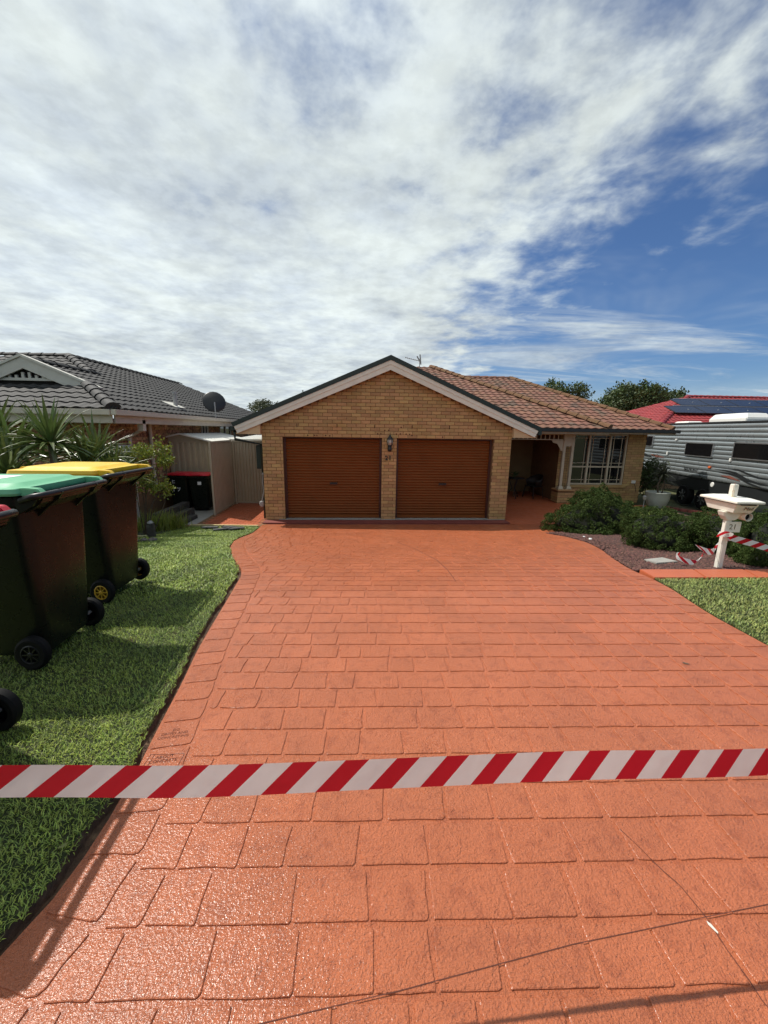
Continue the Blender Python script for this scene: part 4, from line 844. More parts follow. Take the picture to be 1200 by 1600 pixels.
for i in range(n*4+1):
    x = -4.1+1.56*i/(n*4); z = 0.01*(1 if (i//2) % 2 else -1); r0.append((x, 12.5, 1.08+z)); r1.append((x, 15.5, 1.17+z))
m.sheet([r0, r1]); m.build('roof_sheet', M['steeltop'], A_)
for x in (-4.05, -2.6): m = MB(); m.box((x-0.03, 15.3, -0.95), (x+0.03, 15.36, 1.13)); m.build('post', M['steel'], A_)
m = MB(); m.box((-4.1, 12.45, 1.0), (-2.54, 12.49, 1.09)); m.build('fascia', M['steeltop'], A_)
PG = thing('dark_pergola', 'dark timber pergola rails between the two houses', 'pergola', (-3.8, 17, -0.95), world=True)
m = MB(); m.box((-5.0, 16.9, 1.30), (-2.5, 16.98, 1.42)); m.build('beam', M['gutterdark'], PG)
for i in range(9): m = MB(); m.box((-4.9+i*0.28, 16.99, -0.9), (-4.82+i*0.28, 17.05, 1.75)); m.build('batten', M['gutterdark'], PG)

# ------------------------------------------------------------------ wheelie bins
def rrect(x0, x1, y, r, z, n=5):
    pts = []
    for cx, cy, a0 in ((x1-r, y-r, 0), (x0+r, y-r, 90), (x0+r, -y+r, 180), (x1-r, -y+r, 270)):
        for i in range(n): a = R(a0+90*i/(n-1)); pts.append((cx+r*math.cos(a), cy+r*math.sin(a), z))
    return pts
def make_bin(lid, name, label, hub, group, sticker=False):
    t = thing(name, label, 'wheelie bin', group=group)
    m = MB(); m.loft([rrect(-0.27, 0.16, 0.205, 0.05, 0.06), rrect(-0.28, 0.17, 0.215, 0.06, 0.09), rrect(-0.345, 0.20, 0.25, 0.065, 0.55), rrect(-0.395, 0.225, 0.275, 0.07, 0.955)], cap1=False); m.build('body', M['binbody'], t, smooth='auto')
    m = MB(); m.loft([rrect(-0.40, 0.23, 0.282, 0.07, 0.925), rrect(-0.435, 0.25, 0.305, 0.075, 0.945), rrect(-0.435, 0.25, 0.305, 0.075, 0.99), rrect(-0.415, 0.235, 0.29, 0.07, 0.998)], cap0=False, cap1=True); m.build('rim', M['binbody'], t, smooth='auto')
    ms = M[lid]; m = MB()
    m.loft([rrect(-0.475, 0.245, 0.315, 0.05, 1.0), rrect(-0.485, 0.25, 0.32, 0.055, 1.012), rrect(-0.475, 0.245, 0.312, 0.05, 1.035), rrect(-0.42, 0.20, 0.26, 0.06, 1.040), rrect(-0.40, 0.18, 0.235, 0.06, 1.054), rrect(-0.37, 0.15, 0.205, 0.06, 1.058)], cap0=True); l = m.build('lid', ms, t, smooth='auto')
    m = MB(); m.box((-0.52, -0.13, 1.012), (-0.47, -0.10, 1.045)); m.box((-0.52, 0.10, 1.012), (-0.47, 0.13, 1.045)); m.box((-0.53, -0.13, 1.02), (-0.505, 0.13, 1.04)); m.build('lid_grip', ms, l, bevel=0.008)
    for s in (-1, 1):
        m = MB(); pr = [(0.16,1.0),(0.16,1.036),(0.26,1.038),(0.33,1.034),(0.352,1.012),(0.345,0.985),(0.32,0.972),(0.28,0.985),(0.24,0.998)]
        m.prism([(x, s*0.262-0.022, z) for x, z in pr], (0, 0.044, 0)); h_ = m.build('lid_hinge', ms, t, bevel=0.004)
        m = MB(); m.lathe([(0.0,-0.0005),(0.014,0.0)], (0.322, s*0.262+s*0.0228, 1.006), 10, 'y'); m.lathe([(0.014,0.0),(0.013,-0.004*s)], (0.322, s*0.262+s*0.0226, 1.006), 10, 'y'); m.build('hinge_pin', M['black'], h_)
    m = MB(); m.tube([(0.24,-0.295,0.975),(0.31,-0.295,0.995),(0.352,-0.285,1.0),(0.362,-0.24,1.002),(0.362,0.24,1.002),(0.352,0.285,1.0),(0.31,0.295,0.995),(0.24,0.295,0.975)], 0.0165, 9); hd = m.build('handle', M['black'], t, smooth=True)
    m = MB(); m.prism([(0.225,-0.275,0.985),(0.30,-0.275,0.982),(0.345,-0.275,0.988),(0.335,-0.275,0.962),(0.28,-0.275,0.925),(0.225,-0.275,0.90)], (0,0.55,0)); m.build('rear_flange', M['binbody'], t, bevel=0.008)
    for y in (-0.16, 0.16): m = MB(); m.prism([(0.23,y-0.006,0.992),(0.362,y-0.006,1.022),(0.382,y-0.006,1.0),(0.352,y-0.006,0.962),(0.28,y-0.006,0.915),(0.215,y-0.006,0.86)], (0,0.012,0)); m.build('handle_web', M['binbody'], hd)
    for s in (-1, 1): m = MB(); m.prism([(0.21,s*0.285-0.01,0.98),(0.335,s*0.285-0.01,0.985),(0.30,s*0.285-0.01,0.945),(0.21,s*0.285-0.01,0.90)], (0,0.02,0)); m.build('handle_cheek', M['binbody'], hd)
    m = MB(); m.tube([(0.125,-0.27,0.1),(0.125,0.27,0.1)], 0.012, 8); m.build('axle', M['grey'], t)
    for s in (-1, 1):
        y = s*0.262; m = MB(); m.lathe([(0.058,-0.026),(0.085,-0.028),(0.098,-0.018),(0.1,0),(0.098,0.018),(0.085,0.028),(0.058,0.026)], (0.125, y, 0.1), 24, 'y', cap=False); w = m.build('wheel', M['tyre'], t, smooth='auto')
        hm = M[hub]; m = MB(); m.lathe([(0.058,-0.022),(0.058,0.022)], (0.125, y, 0.1), 20, 'y', cap=False); m.lathe([(0.0585,0.026*s),(0.052,0.029*s),(0.05,0.026*s),(0.05,0.016*s)], (0.125,y,0.1), 20, 'y', cap=False); m.lathe([(0.0,0.012*s),(0.0575,0.012*s)], (0.125,y,0.1), 20, 'y'); m.lathe([(0.016,0.0),(0.016,0.026*s),(0.010,0.030*s),(0.0,0.030*s)], (0.125,y,0.1), 10, 'y'); hb = m.build('hub', hm, w, smooth='auto')
        m = MB()
        for i in range(8): a = 2*math.pi*i/8; m.beam((0.125+0.014*math.cos(a), y+s*0.023, 0.1+0.014*math.sin(a)), (0.125+0.052*math.cos(a), y+s*0.023, 0.1+0.052*math.sin(a)), 0.008, 0.006, up=(0,1,0))
        m.build('spokes', hm, hb)
    if sticker:
        m = MB(); m.box((-0.24, -0.10, 1.0585), (-0.06, 0.12, 1.0595)); m.build('lid_sticker', M['white'], l)
    return t
def place(t, x, y, rz, z=None): t.location = (x, y, zg(y)+0.012 if z is None else z); t.rotation_euler = (0, 0, rz); return t
gb = place(make_bin('lidgreen', 'green_bin', 'black wheelie bin with pale green lid standing on the lawn', 'black', 'wheelie bins on the lawn', True), -2.04, 2.40, R(3)); gb.scale = (0.9, 1.0, 1.04)
yb = place(make_bin('lidyellow', 'yellow_bin', 'black wheelie bin with yellow lid and yellow wheel hubs on the lawn', 'binhub', 'wheelie bins on the lawn'), -2.20, 3.30, R(0)); yb.scale = (0.9, 1.0, 1.05)
nb = place(make_bin('lidred', 'red_lid_bin', 'nearest black wheelie bin with red hinge at the left edge of the photo', 'black', 'wheelie bins on the lawn'), -1.79, 1.40, R(2)); nb.scale = (0.9, 1.0, 1.04)
r1 = place(copy_tree(nb), -4.62, 11.42, R(92), -0.945); tag(r1, 'black wheelie bin with red lid and white sticker against the fence panel', group='red lid bins by the shed')
r2 = place(copy_tree(nb), -5.20, 11.50, R(88), -0.945); tag(r2, 'black red lid wheelie bin with 19 painted on, behind the leafy shrub', group='red lid bins by the shed')
lettering('painted_number', '19', 0.27, frame((-0.361, 0.05, 0.63), (0,-1,0), (0.075,0,1)), M['chalk'], r2, 0.001)
lettering('painted_number', 'E', 0.20, frame((-0.387, 0.10, 0.84), (0,-1,0), (0.085,0,1)), M['chalk'], r2, 0.001)
m = MB(); m.obox((-0.383, -0.04, 0.80), (0.002, 0.10, 0.10), (1,0,-0.1), (0,1,0)); m.build('sticker', M['white'], r1)

# ------------------------------------------------------------------ barrier tapes
def ribbon(name, pts, width, parent, twist=None, u0=0.0, sub=8):
    """strip through points with edge vectors"""
    P = []; Wd = []
    n = len(pts)
    for i in range(n-1):
        p0, p1, p2, p3 = [V3(*pts[max(0, min(n-1, j))][:3]) for j in (i-1, i, i+1, i+2)]; w1, w2 = V3(*pts[i][3]), V3(*pts[i+1][3])
        for k in range(sub):
            t = k/sub; P.append(0.5*((2*p1)+(-p0+p2)*t+(2*p0-5*p1+4*p2-p3)*t*t+(-p0+3*p1-3*p2+p3)*t**3)); w = w1*(1-t)+w2*t; Wd.append(w/np.linalg.norm(w))
    P.append(V3(*pts[-1][:3])); Wd.append(V3(*pts[-1][3])/np.linalg.norm(V3(*pts[-1][3])))
    vs = []; uv = []; u = u0
    for i, (p, w) in enumerate(zip(P, Wd)):
        if i: u += np.linalg.norm(p-P[i-1])
        vs += [p-w*width/2, p+w*width/2]; uv += [(u, 0), (u, width)]
    me = bpy.data.meshes.new(name); org = V3(*parent['_org']) if parent is not None else V3(0,0,0)
    me.from_pydata([tuple(v-org) for v in vs], [], [(2*i, 2*i+2, 2*i+3, 2*i+1) for i in range(len(P)-1)]); me.materials.append(M['tape']); ul = me.uv_layers.new(name='UVMap')
    for lp in me.loops: ul.data[lp.index].uv = uv[lp.vertex_index]
    return link(name, me, parent)
up = (0, -0.12, 1)
TAPE_IN = [(-0.839, 0.795, 0.607, (0,0.42,1)), (-0.415, 0.815, 0.565, (0,0.62,1)), (0.061, 0.830, 0.550, (0,0.50,1)), (0.585, 0.845, 0.537, (0,0.66,1)), (1.164, 0.860, 0.509, (0,0.48,1))]
TAPE = [(-3.0, 0.62, 0.78, up), (-1.7, 0.74, 0.685, up)]+TAPE_IN+[(2.2, 0.92, 0.46, (0,-0.1,1)), (3.4, 0.98, 0.52, up)]
tp = ribbon('barrier_tape', TAPE, 0.068, None, u0=0.045)
tag(tp, 'red and white striped barrier tape stretched across the near driveway', 'barrier tape')

# ------------------------------------------------------------------ letterbox
def make_mailbox():
    bx, by = 4.09, 3.95; gz = zg(by)-0.06
    t = thing('letterbox', 'cream letterbox on a timber post numbered 21 in the garden bed', 'letterbox', (bx, by, gz), R(-4))
    H0 = -gz
    m = MB(); m.box((-0.029, -0.029, -0.1), (0.029, 0.029, 0.90+H0)); m.build('post', M['mail'], t, bevel=0.007)
    z0 = 0.60+H0; z1 = 0.70+H0; a, b = 0.10, 0.120; dx, dy = 0.035, 0.05
    base = [(-a+dx,-0.17+dy,z0),(a+dx,-0.17+dy,z0),(a+dx,0.17+dy,z0),(-a+dx,0.17+dy,z0)]; topp = [(-b+dx,-0.22+dy,z1),(b+dx,-0.22+dy,z1),(b+dx,0.22+dy,z1),(-b+dx,0.22+dy,z1)]
    m = MB(); m.loft([base, topp]); bd = m.build('box_body', M['mail'], t, bevel=0.004)
    m = MB(); o = 0.03; e0 = [(-b-o+dx,-0.22-o+dy,z1+0.012),(b+o+dx,-0.22-o+dy,z1+0.012),(b+o+dx,0.22+o+dy,z1+0.012),(-b-o+dx,0.22+o+dy,z1+0.012)]; e1 = [(x, y, z+0.022) for x, y, z in e0]; e2 = [(dx+(x-dx)*0.5, dy+(y-dy)*0.62, z1+0.06) for x, y, z in e0]
    m.loft([e0, e1, e2]); m.build('box_roof', M['mail'], t, bevel=0.004)
    m = MB(); m.box((-0.075+dx, -0.22+dy-0.004, z1-0.008), (0.085+dx, -0.22+dy+0.02, z1+0.0115)); m.build('mail_slot', M['dark'], t)
    lettering('mail_lettering', 'Mail', 0.062, frame((0.03+dx, -0.203+dy, z0+0.052), (1,0,0), (0,-0.5,1)), M['lettering'], t, 0.001)
    m = MB(); m.lathe([(0.04,0.12),(0.04,-0.10),(0.045,-0.10),(0.045,0.12),(0.04,0.12)], (0.135, 0.0, z0-0.05), 16, 'y', cap=False); pp = m.build('paper_tube', M['mail'], t, smooth='auto')
    m = MB(); m.lathe([(0.0,0.0),(0.0395,0.0)], (0.135, -0.06, z0-0.05), 16, 'y'); m.build('tube_inside', M['dark'], pp)
    m = MB(); m.prism([(-0.10,0.045,z0-0.002),(0.16,0.045,z0-0.002),(0.10,0.045,z0-0.06),(0.04,0.045,z0-0.10),(-0.04,0.045,z0-0.10),(-0.08,0.045,z0-0.05)], (0,-0.09,0)); m.build('scroll_bracket', M['mail'], t, bevel=0.006)
    m = MB(); m.box((-0.05, -0.043, z0-0.235), (0.125, -0.0295, z0-0.115)); pl = m.build('number_plate', M['mail'], t, bevel=0.003)
    lettering('plate_number', '21', 0.085, frame((0.035, -0.0445, z0-0.175), (1,0,0), (0,0,1)), M['lettering'], pl, 0.0008)
    m = MB(); m.lathe([(0,0),(0.008,0.002),(0.0,0.01)], (0.0, 0, 0.90+H0), 8); m.build('post_nail', M['rust'], t)
    return t
make_mailbox()
mt_ = thing('tied_tape', 'red and white barrier tape tied round the letterbox post with a loose end', 'barrier tape', (4.09, 3.9, -0.06), world=True)
Z = (0,0,1)
ribbon('wrapped_tape', [(4.02,3.96,0.33,(0.2,-0.2,1)),(4.035,3.885,0.35,(0.3,-0.3,1)),(4.09,3.87,0.33,(0.3,-0.2,1)),(4.145,3.885,0.30,(0.25,0,1)),(4.30,3.83,0.26,(0.1,0,1)),(4.65,3.72,0.16,Z),(5.2,3.55,0.02,Z),(6.0,3.3,-0.05,Z)], 0.07, mt_, u0=0.03)
ribbon('loose_tape', [(4.145,3.90,0.30,(0.6,0.2,1)),(4.15,4.02,0.24,(0.7,0.3,0.6)),(4.10,4.03,0.16,(0.5,0.6,0.5)),(4.02,3.98,0.12,(0.3,0.5,0.8)),(3.92,3.95,0.13,(0.0,0.3,1)),(3.86,3.98,0.16,(-0.5,0.4,0.7)),(3.90,4.06,0.15,(-0.3,0.6,0.6))], 0.07, mt_, u0=0.1)
ribbon('coiled_tape', [(3.92,3.99,0.09,(0.3,0.3,0.8)),(3.88,3.99,0.02,(0.7,0.3,0.6)),(3.82,3.97,-0.005,(0.6,0.4,0.6)),(3.75,3.97,0.0,(0.1,0.4,1)),(3.68,4.0,0.02,(-0.2,0.3,1)),(3.66,4.06,0.045,(0.2,0.2,1)),(3.72,4.08,0.05,(0.3,0.2,1))], 0.06, mt_, u0=0.05)

# ------------------------------------------------------------------ garden bed, edging, slab
def make_bed():
    m = MB(); rows = []
    for y in np.arange(3.84, 12.02, 0.12):
        l = XR(y)+0.004 if y < 8.05 else float(np.interp(y, (8.05, 8.5, 9.5, 12), (4.1, 5.0, 6.4, 6.9))); r_ = 9.8
        rows.append([(l, y, zg(y)-0.03), (l+0.03, y, zg(y)-0.008), (l+0.4, y, zg(y)+0.012), (r_, y, zg(y)+0.012)])
    m.sheet(rows); tag(m.build('garden_bed', M['mulch']), 'red brown scoria garden bed right of the driveway', 'garden bed', kind='structure')
    r = np.random.default_rng(5); pts = []
    for y0, y1, dn in ((3.86, 5.2, 2600), (5.2, 8.6, 1100)):
        for y in np.arange(y0, y1, 0.05):
            l = XR(y)+0.015 if y < 8.0 else float(np.interp(y, (8.0, 8.5, 9.5), (4.1, 5.0, 6.4))); n = int(dn*0.05*1.9); pts.append(np.stack([r.uniform(l, l+1.9, n), r.uniform(y, y+0.05, n), np.zeros(n)], 1))
    p = np.concatenate(pts); n = len(p); p[:, 2] = zga(p[:, 1])+0.006+np.minimum(0.0, 0)
    base = np.array([(1,0,0),(-1,0,0),(0,1,0),(0,-1,0),(0,0,1),(0,0,-1)], float); f = np.array([(0,2,4),(2,1,4),(1,3,4),(3,0,4),(2,0,5),(1,2,5),(3,1,5),(0,3,5)])
    sz = r.uniform(0.009, 0.026, (n,1,1))*r.uniform(0.55, 1.3, (n,6,1)); an = r.uniform(0, 6.28, n); c, s = np.cos(an), np.sin(an); V = base[None]*sz; V[:, :, 2] *= 0.75; X = V[:,:,0]*c[:,None]-V[:,:,1]*s[:,None]; Y = V[:,:,0]*s[:,None]+V[:,:,1]*c[:,None]; V[:,:,0] = X; V[:,:,1] = Y
    V += p[:, None, :]; me = fast_mesh('scoria', V.reshape(-1,3), [(np.arange(n)[:,None,None]*6+f[None]).reshape(-1,3)], M['scoria'])
    tag(link('scoria', me), 'loose red brown scoria chips covering the garden bed', 'scoria', kind='stuff')
make_bed()
ed = thing('garden_edging', 'terracotta painted slabs edging the front of the garden bed', 'edging', (3.1, 3.7, -0.05), world=True)
xs_ = [2.995, 3.55, 4.12, 4.62, 5.3, 6.0, 6.8]; f0 = lambda x: 3.56-0.02*(x-3); 
for a, b in zip(xs_[:-1], xs_[1:]):
    m = MB(); g = 0.005
    c = [(a+g+0.02, f0(a), -0.12), (b-g+0.02, f0(b), -0.12), (b-g+0.10, f0(b)+0.245, -0.12), (a+g+(0.10 if a > 3.0 else 0.04), f0(a)+0.245, -0.12)]
    m.prism(c, (0,0,0.098)); m.build('edging_slab', M['paintplain'], ed, bevel=0.006)
m = MB(); cx = [(3.50,4.34),(3.49,4.12),(3.83,4.20),(3.84,4.46)]; m.prism([(x, y, zg(y)-0.02) for x, y in cx], (0,0,0.05)); tag(m.build('stone_slab', M['concrete'], bevel=0.006), 'flat grey concrete slab lying in the scoria near the driveway', 'slab')
for i, (x, y, s) in enumerate(((4.35, 7.0, 0.022), (4.20, 6.55, 0.03))):
    m = MB(); r = random.Random(i); m.lathe([(0.0,-0.5*s),(s*0.9,-0.2*s),(s,0.1*s),(s*0.6,0.5*s),(0,0.6*s)], (x, y, zg(y)+0.03), 7); m.v = [(a+r.uniform(-.2,.2)*s, b+r.uniform(-.2,.2)*s, c+r.uniform(-.1,.1)*s) for a, b, c in m.v]
    tag(m.build('white_pebble', M['white']), ('small white pebble on the scoria under the big shrub', 'larger white pebble at the curved edge of the scoria')[i], 'pebble')

# ------------------------------------------------------------------ conifer shrubs
def leaf_cloud(cent, nrm, n_per, size, spread, seed, flat=0.5, aspect=1.7, inner=0.25):
    """many small rhombic leaves round each centre; cent, nrm arrays"""
    r = np.random.default_rng(seed); k = len(cent); n = k*n_per
    c = np.repeat(cent, n_per, 0); nn = np.repeat(nrm, n_per, 0)
    off = r.normal(0, 1, (n,3)); off /= np.linalg.norm(off, axis=1)[:,None]+1e-9; off = off*flat+nn*(1-flat)*r.uniform(0.2, 1, (n,1)); rad = spread*r.uniform(inner, 1.0, (n,1))
    d = off/np.linalg.norm(off, axis=1)[:,None]; p = c+d*rad
    t = d*0.8+r.normal(0, 0.55, (n,3)); t /= np.linalg.norm(t, axis=1)[:,None]; s = np.cross(t, r.normal(0,1,(n,3))); s /= np.linalg.norm(s, axis=1)[:,None]+1e-9
    l = (size*r.uniform(0.6, 1.4, (n,1))); w = l/aspect
    v = np.stack([p-t*l*0.5, p+s*w*0.5, p+t*l*0.5, p-s*w*0.5], 1).reshape(-1,3); f = np.arange(n)[:,None]*4+np.array([[0,1,2,3]])
    return v, f
def lumpy(c, r, seed, n=24, lump=0.18):
    g = random.Random(seed); ph = [(g.uniform(0,6.3), g.uniform(0,6.3), g.choice((2,3,4,5)), g.choice((2,3,4))) for _ in range(5)]
    def rad(th, fi): return 1+lump*sum(math.sin(a*th+p)*math.sin(b*fi+q) for p, q, a, b in ph)/2.2
    return rad
def make_conifer(name, label, c, r, seed, dens=420, size=0.030, spread=0.075, lump=0.2, cone=0.0):
    c = V3(*c); t = thing(name, label, 'shrub', (c[0], c[1], zg(c[1])), world=True, group='round dwarf conifers in the garden bed'); rad = lumpy(c, r, seed, lump=lump); g = np.random.default_rng(seed)
    m = MB(); n = 18; rings = []
    for i in range(1, n):
        fi = math.pi*i/n; rings.append([(c[0]+r[0]*0.72*rad(th, fi)*math.sin(fi)*math.cos(th), c[1]+r[1]*0.72*rad(th, fi)*math.sin(fi)*math.sin(th), max(zg(c[1])+0.02, c[2]+r[2]*0.72*rad(th, fi)*math.cos(fi))) for th in [2*math.pi*j/26 for j in range(26)]])
    rings = [[(c[0]+(p[0]-c[0])*(1-cone*math.cos(math.pi*(i+1)/n)), c[1]+(p[1]-c[1])*(1-cone*math.cos(math.pi*(i+1)/n)), p[2]) for p in rg] for i, rg in enumerate(rings)]; m.loft(rings); m.build('dark_core', M['conifercore'], t, smooth=True)  # solid near-black core; its colour stands in for shade between the sprays
    th = g.uniform(0, 2*np.pi, dens); z = g.uniform(-0.85, 1, dens); fi = np.arccos(z); rr = np.array([rad(a, b) for a, b in zip(th, fi)])*g.uniform(0.86, 1.06, dens)
    nr = np.stack([np.sin(fi)*np.cos(th), np.sin(fi)*np.sin(th), np.cos(fi)], 1); cen = nr*np.array(r)*rr[:,None]; cen[:,:2] *= (1-cone*np.cos(fi))[:,None]; cen = c+cen; cen[:,2] = np.maximum(cen[:,2], zga(cen[:,1])+0.05)
    up = nr*0.7+np.array((0,0,0.55)); up /= np.linalg.norm(up, axis=1)[:,None]
    v, f = leaf_cloud(cen, up, 66, size, spread, seed+1, flat=0.62, aspect=1.25, inner=0.6); me = fast_mesh('foliage', v-V3(c[0], c[1], zg(c[1])), [f], M['conifer']); link('foliage', me, t)
    m = MB(); m.tube([(c[0], c[1], zg(c[1])-0.05), (c[0]+0.02, c[1], c[2])], [0.05, 0.03], 7); m.build('trunk', M['bark'], t)
make_conifer('conifer_shrub', 'large dark green round conifer before the window and porch corner', (5.50, 8.40, -0.50), (0.95, 0.85, 0.60), 21, 900, 0.024, 0.062, cone=0.42)
make_conifer('conifer_shrub', 'round conifer nearest the stone slab, left of the letterbox', (4.66, 5.50, -0.08), (0.52, 0.55, 0.34), 22, 700, 0.016, 0.042)
make_conifer('conifer_shrub', 'round conifer directly behind the letterbox post', (5.30, 5.05, 0.0), (0.52, 0.5, 0.36), 23, 640, 0.016, 0.042)
make_conifer('conifer_shrub', 'conifer at the right photo edge beyond the tied barrier tape', (5.40, 4.42, 0.05), (0.58, 0.42, 0.40), 24, 680, 0.015, 0.040)
make_conifer('conifer_shrub', 'low conifer in front of the right hand tape at the photo edge', (4.85, 4.06, -0.02), (0.34, 0.20, 0.18), 25, 340, 0.013, 0.034)

# ------------------------------------------------------------------ strap-leaved plants, shrubs, trees
def rosette(m_pts, c, n, L_, w, seed, up=0.35, droop=0.9):
    r = random.Random(seed)
    for i in range(n):
        az = r.uniform(0, 2*math.pi); el = R(r.uniform(-15, 85))*(1 if r.random() < 0.85 else 0.4); l = L_*r.uniform(0.7, 1.15); d = V3(math.cos(az)*math.cos(el), math.sin(az)*math.cos(el), math.sin(el)); sd = V3(-math.sin(az), math.cos(az), 0); rows = []; p = V3(*c); st = l/6
        for k in range(7):
            ww = w*(0.55, 1.0, 1.05, 0.95, 0.75, 0.45, 0.03)[k]; fold = np.cross(d, sd)*ww*0.25; rows.append([p-sd*ww/2, p+fold*-1, p+sd*ww/2]); p = p+d*st; d = d-V3(0,0,droop*st*(0.6+0.6*math.cos(el))); d /= np.linalg.norm(d)
        m_pts.sheet(rows)
def make_yucca(name, label, x, y, heads, n, L_, w, mt, seed, group=None):
    t = thing(name, label, 'plant', (x, y, zg(y)), world=True, group=group); g = zg(y)
    for i, (dx, dy, z) in enumerate(heads):
        m = MB(); m.tube([(x+dx*0.2, y+dy*0.2, g-0.05), (x+dx*0.6, y+dy*0.6, (g+z)/2), (x+dx, y+dy, z)], [0.06, 0.05, 0.045], 7); m.build('stem', M['bark'], t)
        m = MB(); rosette(m, (x+dx, y+dy, z), n, L_, w, seed+i*7, droop=1.1); m.build('leaf_head', mt, t, fix=False)
YG = 'strap leaved plants behind the bins'
make_yucca('yucca', 'tallest spiky yucca rising behind the green and yellow bin lids', -4.55, 6.0, ((0,0,1.15), (0.25,0.3,0.75)), 70, 0.70, 0.060, M['strap'], 31, YG)
make_yucca('yucca', 'spiky yucca right of the tallest one, below the neighbour gutter', -4.62, 7.1, ((0,0,0.85), (0.35,-0.2,0.55)), 60, 0.66, 0.055, M['strap'], 41, YG)
make_yucca('yucca', 'spiky yucca at the left photo edge behind the bins', -5.35, 6.3, ((0,0,0.95), (0.3,-0.5,0.7), (-0.4,0.2,1.15)), 60, 0.75, 0.06, M['strap'], 51, YG)
make_yucca('yucca', 'low yucca between the tall ones and the brick wall', -5.0, 7.6, ((0,0,0.95), (-0.6,-0.2,0.9)), 55, 0.7, 0.05, M['strap'], 61, YG)
def make_leafy(name, label, x, y, stems, seed, mt, leaf=0.05, n=26, k=18, cat='shrub', trunk=0.012):
    g = np.random.default_rng(seed); t = thing(name, label, cat, (x, y, zg(y)), world=True); m = MB(); cs = []
    for dx, dy, z, sp in stems:
        tip = V3(x+dx, y+dy, z); b = V3(x+dx*0.15+g.uniform(-.05,.05), y+dy*0.15, zg(y)-0.02); mid = (b+tip)/2+V3(*g.normal(0, 0.04, 3)); m.tube([b, mid, tip], [trunk, trunk*0.8, trunk*0.5], 5)
        cs.append(tip+g.normal(0, 1, (n,3))*np.array((sp, sp, sp*0.7)))
        for q in cs[-1][::6]: m.tube([mid*0.4+tip*0.6, q], [trunk*0.5, trunk*0.25], 4)
    m.build('stems', M['bark'], t); c = np.concatenate(cs); nr = np.tile(np.array((0,0,1.0)), (len(c),1)); v, f = leaf_cloud(c, nr, k, leaf, leaf*1.7, seed+3, flat=0.8, aspect=1.8); link('foliage', fast_mesh('foliage', v-V3(x, y, zg(y)), [f], mt), t); return t
make_leafy('leafy_shrub', 'light green leafy shrub in front of the shed wall', -4.42, 7.95, ((0.1,0,0.95,0.13),(0.38,0.1,0.98,0.12),(-0.15,0.1,0.80,0.15),(0.15,-0.1,0.30,0.15),(0.42,-0.1,0.22,0.12),(0.0,0,0.55,0.12),(0.55,0.0,0.75,0.08)), 71, M['leafbright'], 0.05, 34, 14)
make_leafy('leafy_shrub', 'mid green leafy shrub behind the right end of the yellow lid', -4.9, 7.7, ((0,0,0.85,0.20),(-0.3,0.1,0.8,0.18),(0.25,0.1,0.75,0.16),(0.0,-0.2,0.55,0.2)), 72, M['strap'], 0.05, 40, 14)
# grass tuft and low green under the shrub
def tuft(name, label, x, y, n, l, w, mt, seed, spread=0.25):
    r = np.random.default_rng(seed); p = np.stack([x+r.normal(0,spread,n), y+r.normal(0,spread,n), np.zeros(n)], 1); p[:,2] = zga(p[:,1]); me = blades(name, p, l, w, mt, lean=0.55, seed=seed); tag(link(name, me), label, 'grass')
tuft('grass_tuft', 'clump of long bright grass beside the dark sleepers', -4.6, 8.8, 900, 0.38, 0.011, M['leafbright'], 81)
m = MB(); m.box((-5.42, 9.0, -0.9), (-5.16, 9.04, 1.02)); tag(m.build('grey_board', M['grey']), 'plain grey board standing behind the leafy shrubs', 'board')

def make_tree(name, label, x, y, base, blobs, seed, mt, leaf=0.16, n=60, k=26, trunk=0.25, group=None):
    g = np.random.default_rng(seed); t = thing(name, label, 'tree', (x, y, base), world=True, group=group); top = max(b[2] for b in blobs)
    m = MB(); fork = V3(x, y, base+(top-base)*0.45); m.tube([(x, y, base-0.2), (x+0.05, y, (base+fork[2])/2), fork], [trunk, trunk*0.8, trunk*0.6], 8)
    tr = m.build('trunk', M['bark'], t, smooth=True); m = MB(); cs = []; nr = []
    for bx, by, bz, rx, rz in blobs:
        c = V3(bx, by, bz); m.tube([fork, (fork+c)/2+V3(0,0,-0.2), c], [trunk*0.5, trunk*0.3, trunk*0.12], 6)
        d = g.normal(0,1,(n,3)); d /= np.linalg.norm(d,axis=1)[:,None]; rr = g.uniform(0.45, 1.0, (n,1))**0.5*g.uniform(0.85,1.15,(n,1)); cs.append(c+d*rr*np.array((rx,rx,rz))); nr.append(d*0.7+np.array((0,0,0.4)))
    m.build('limbs', M['bark'], t); c = np.concatenate(cs); nn = np.concatenate(nr); nn /= np.linalg.norm(nn,axis=1)[:,None]; v, f = leaf_cloud(c, nn, k, leaf, leaf*2.6, seed+1, flat=0.75, aspect=1.6); link('crown', fast_mesh('crown', v-V3(x,y,base), [f], mt), t)
def blobset(x, y, z0, z1, w, n, seed, r=(0.9,1.5)):
    g = random.Random(seed); out = []
    for i in range(n):
        u = g.uniform(-1,1); hh = g.random(); zz = z0+(z1-z0)*hh*(1-0.55*u*u); rr = g.uniform(*r); out.append((x+u*w, y+g.uniform(-1.5,1.5), zz, rr, rr*0.75))
    return out
TG = 'trees beyond the right hand roofs'
make_tree('tree', 'broad dark green tree rising between the house and the red roof', 21.0, 30.0, -1.2, blobset(20.9, 30, 0.3, 4.6, 3.6, 30, 91), 92, M['leafdark'], 0.17, 60, 26, 0.3, TG)
make_tree('tree', 'dark green tree partly behind the top of the red roof', 26.5, 31.0, -1.2, blobset(25.8, 31, 0.6, 5.0, 2.4, 22, 93, (0.7,1.1)), 94, M['leafdark'], 0.17, 55, 26, 0.25, TG)
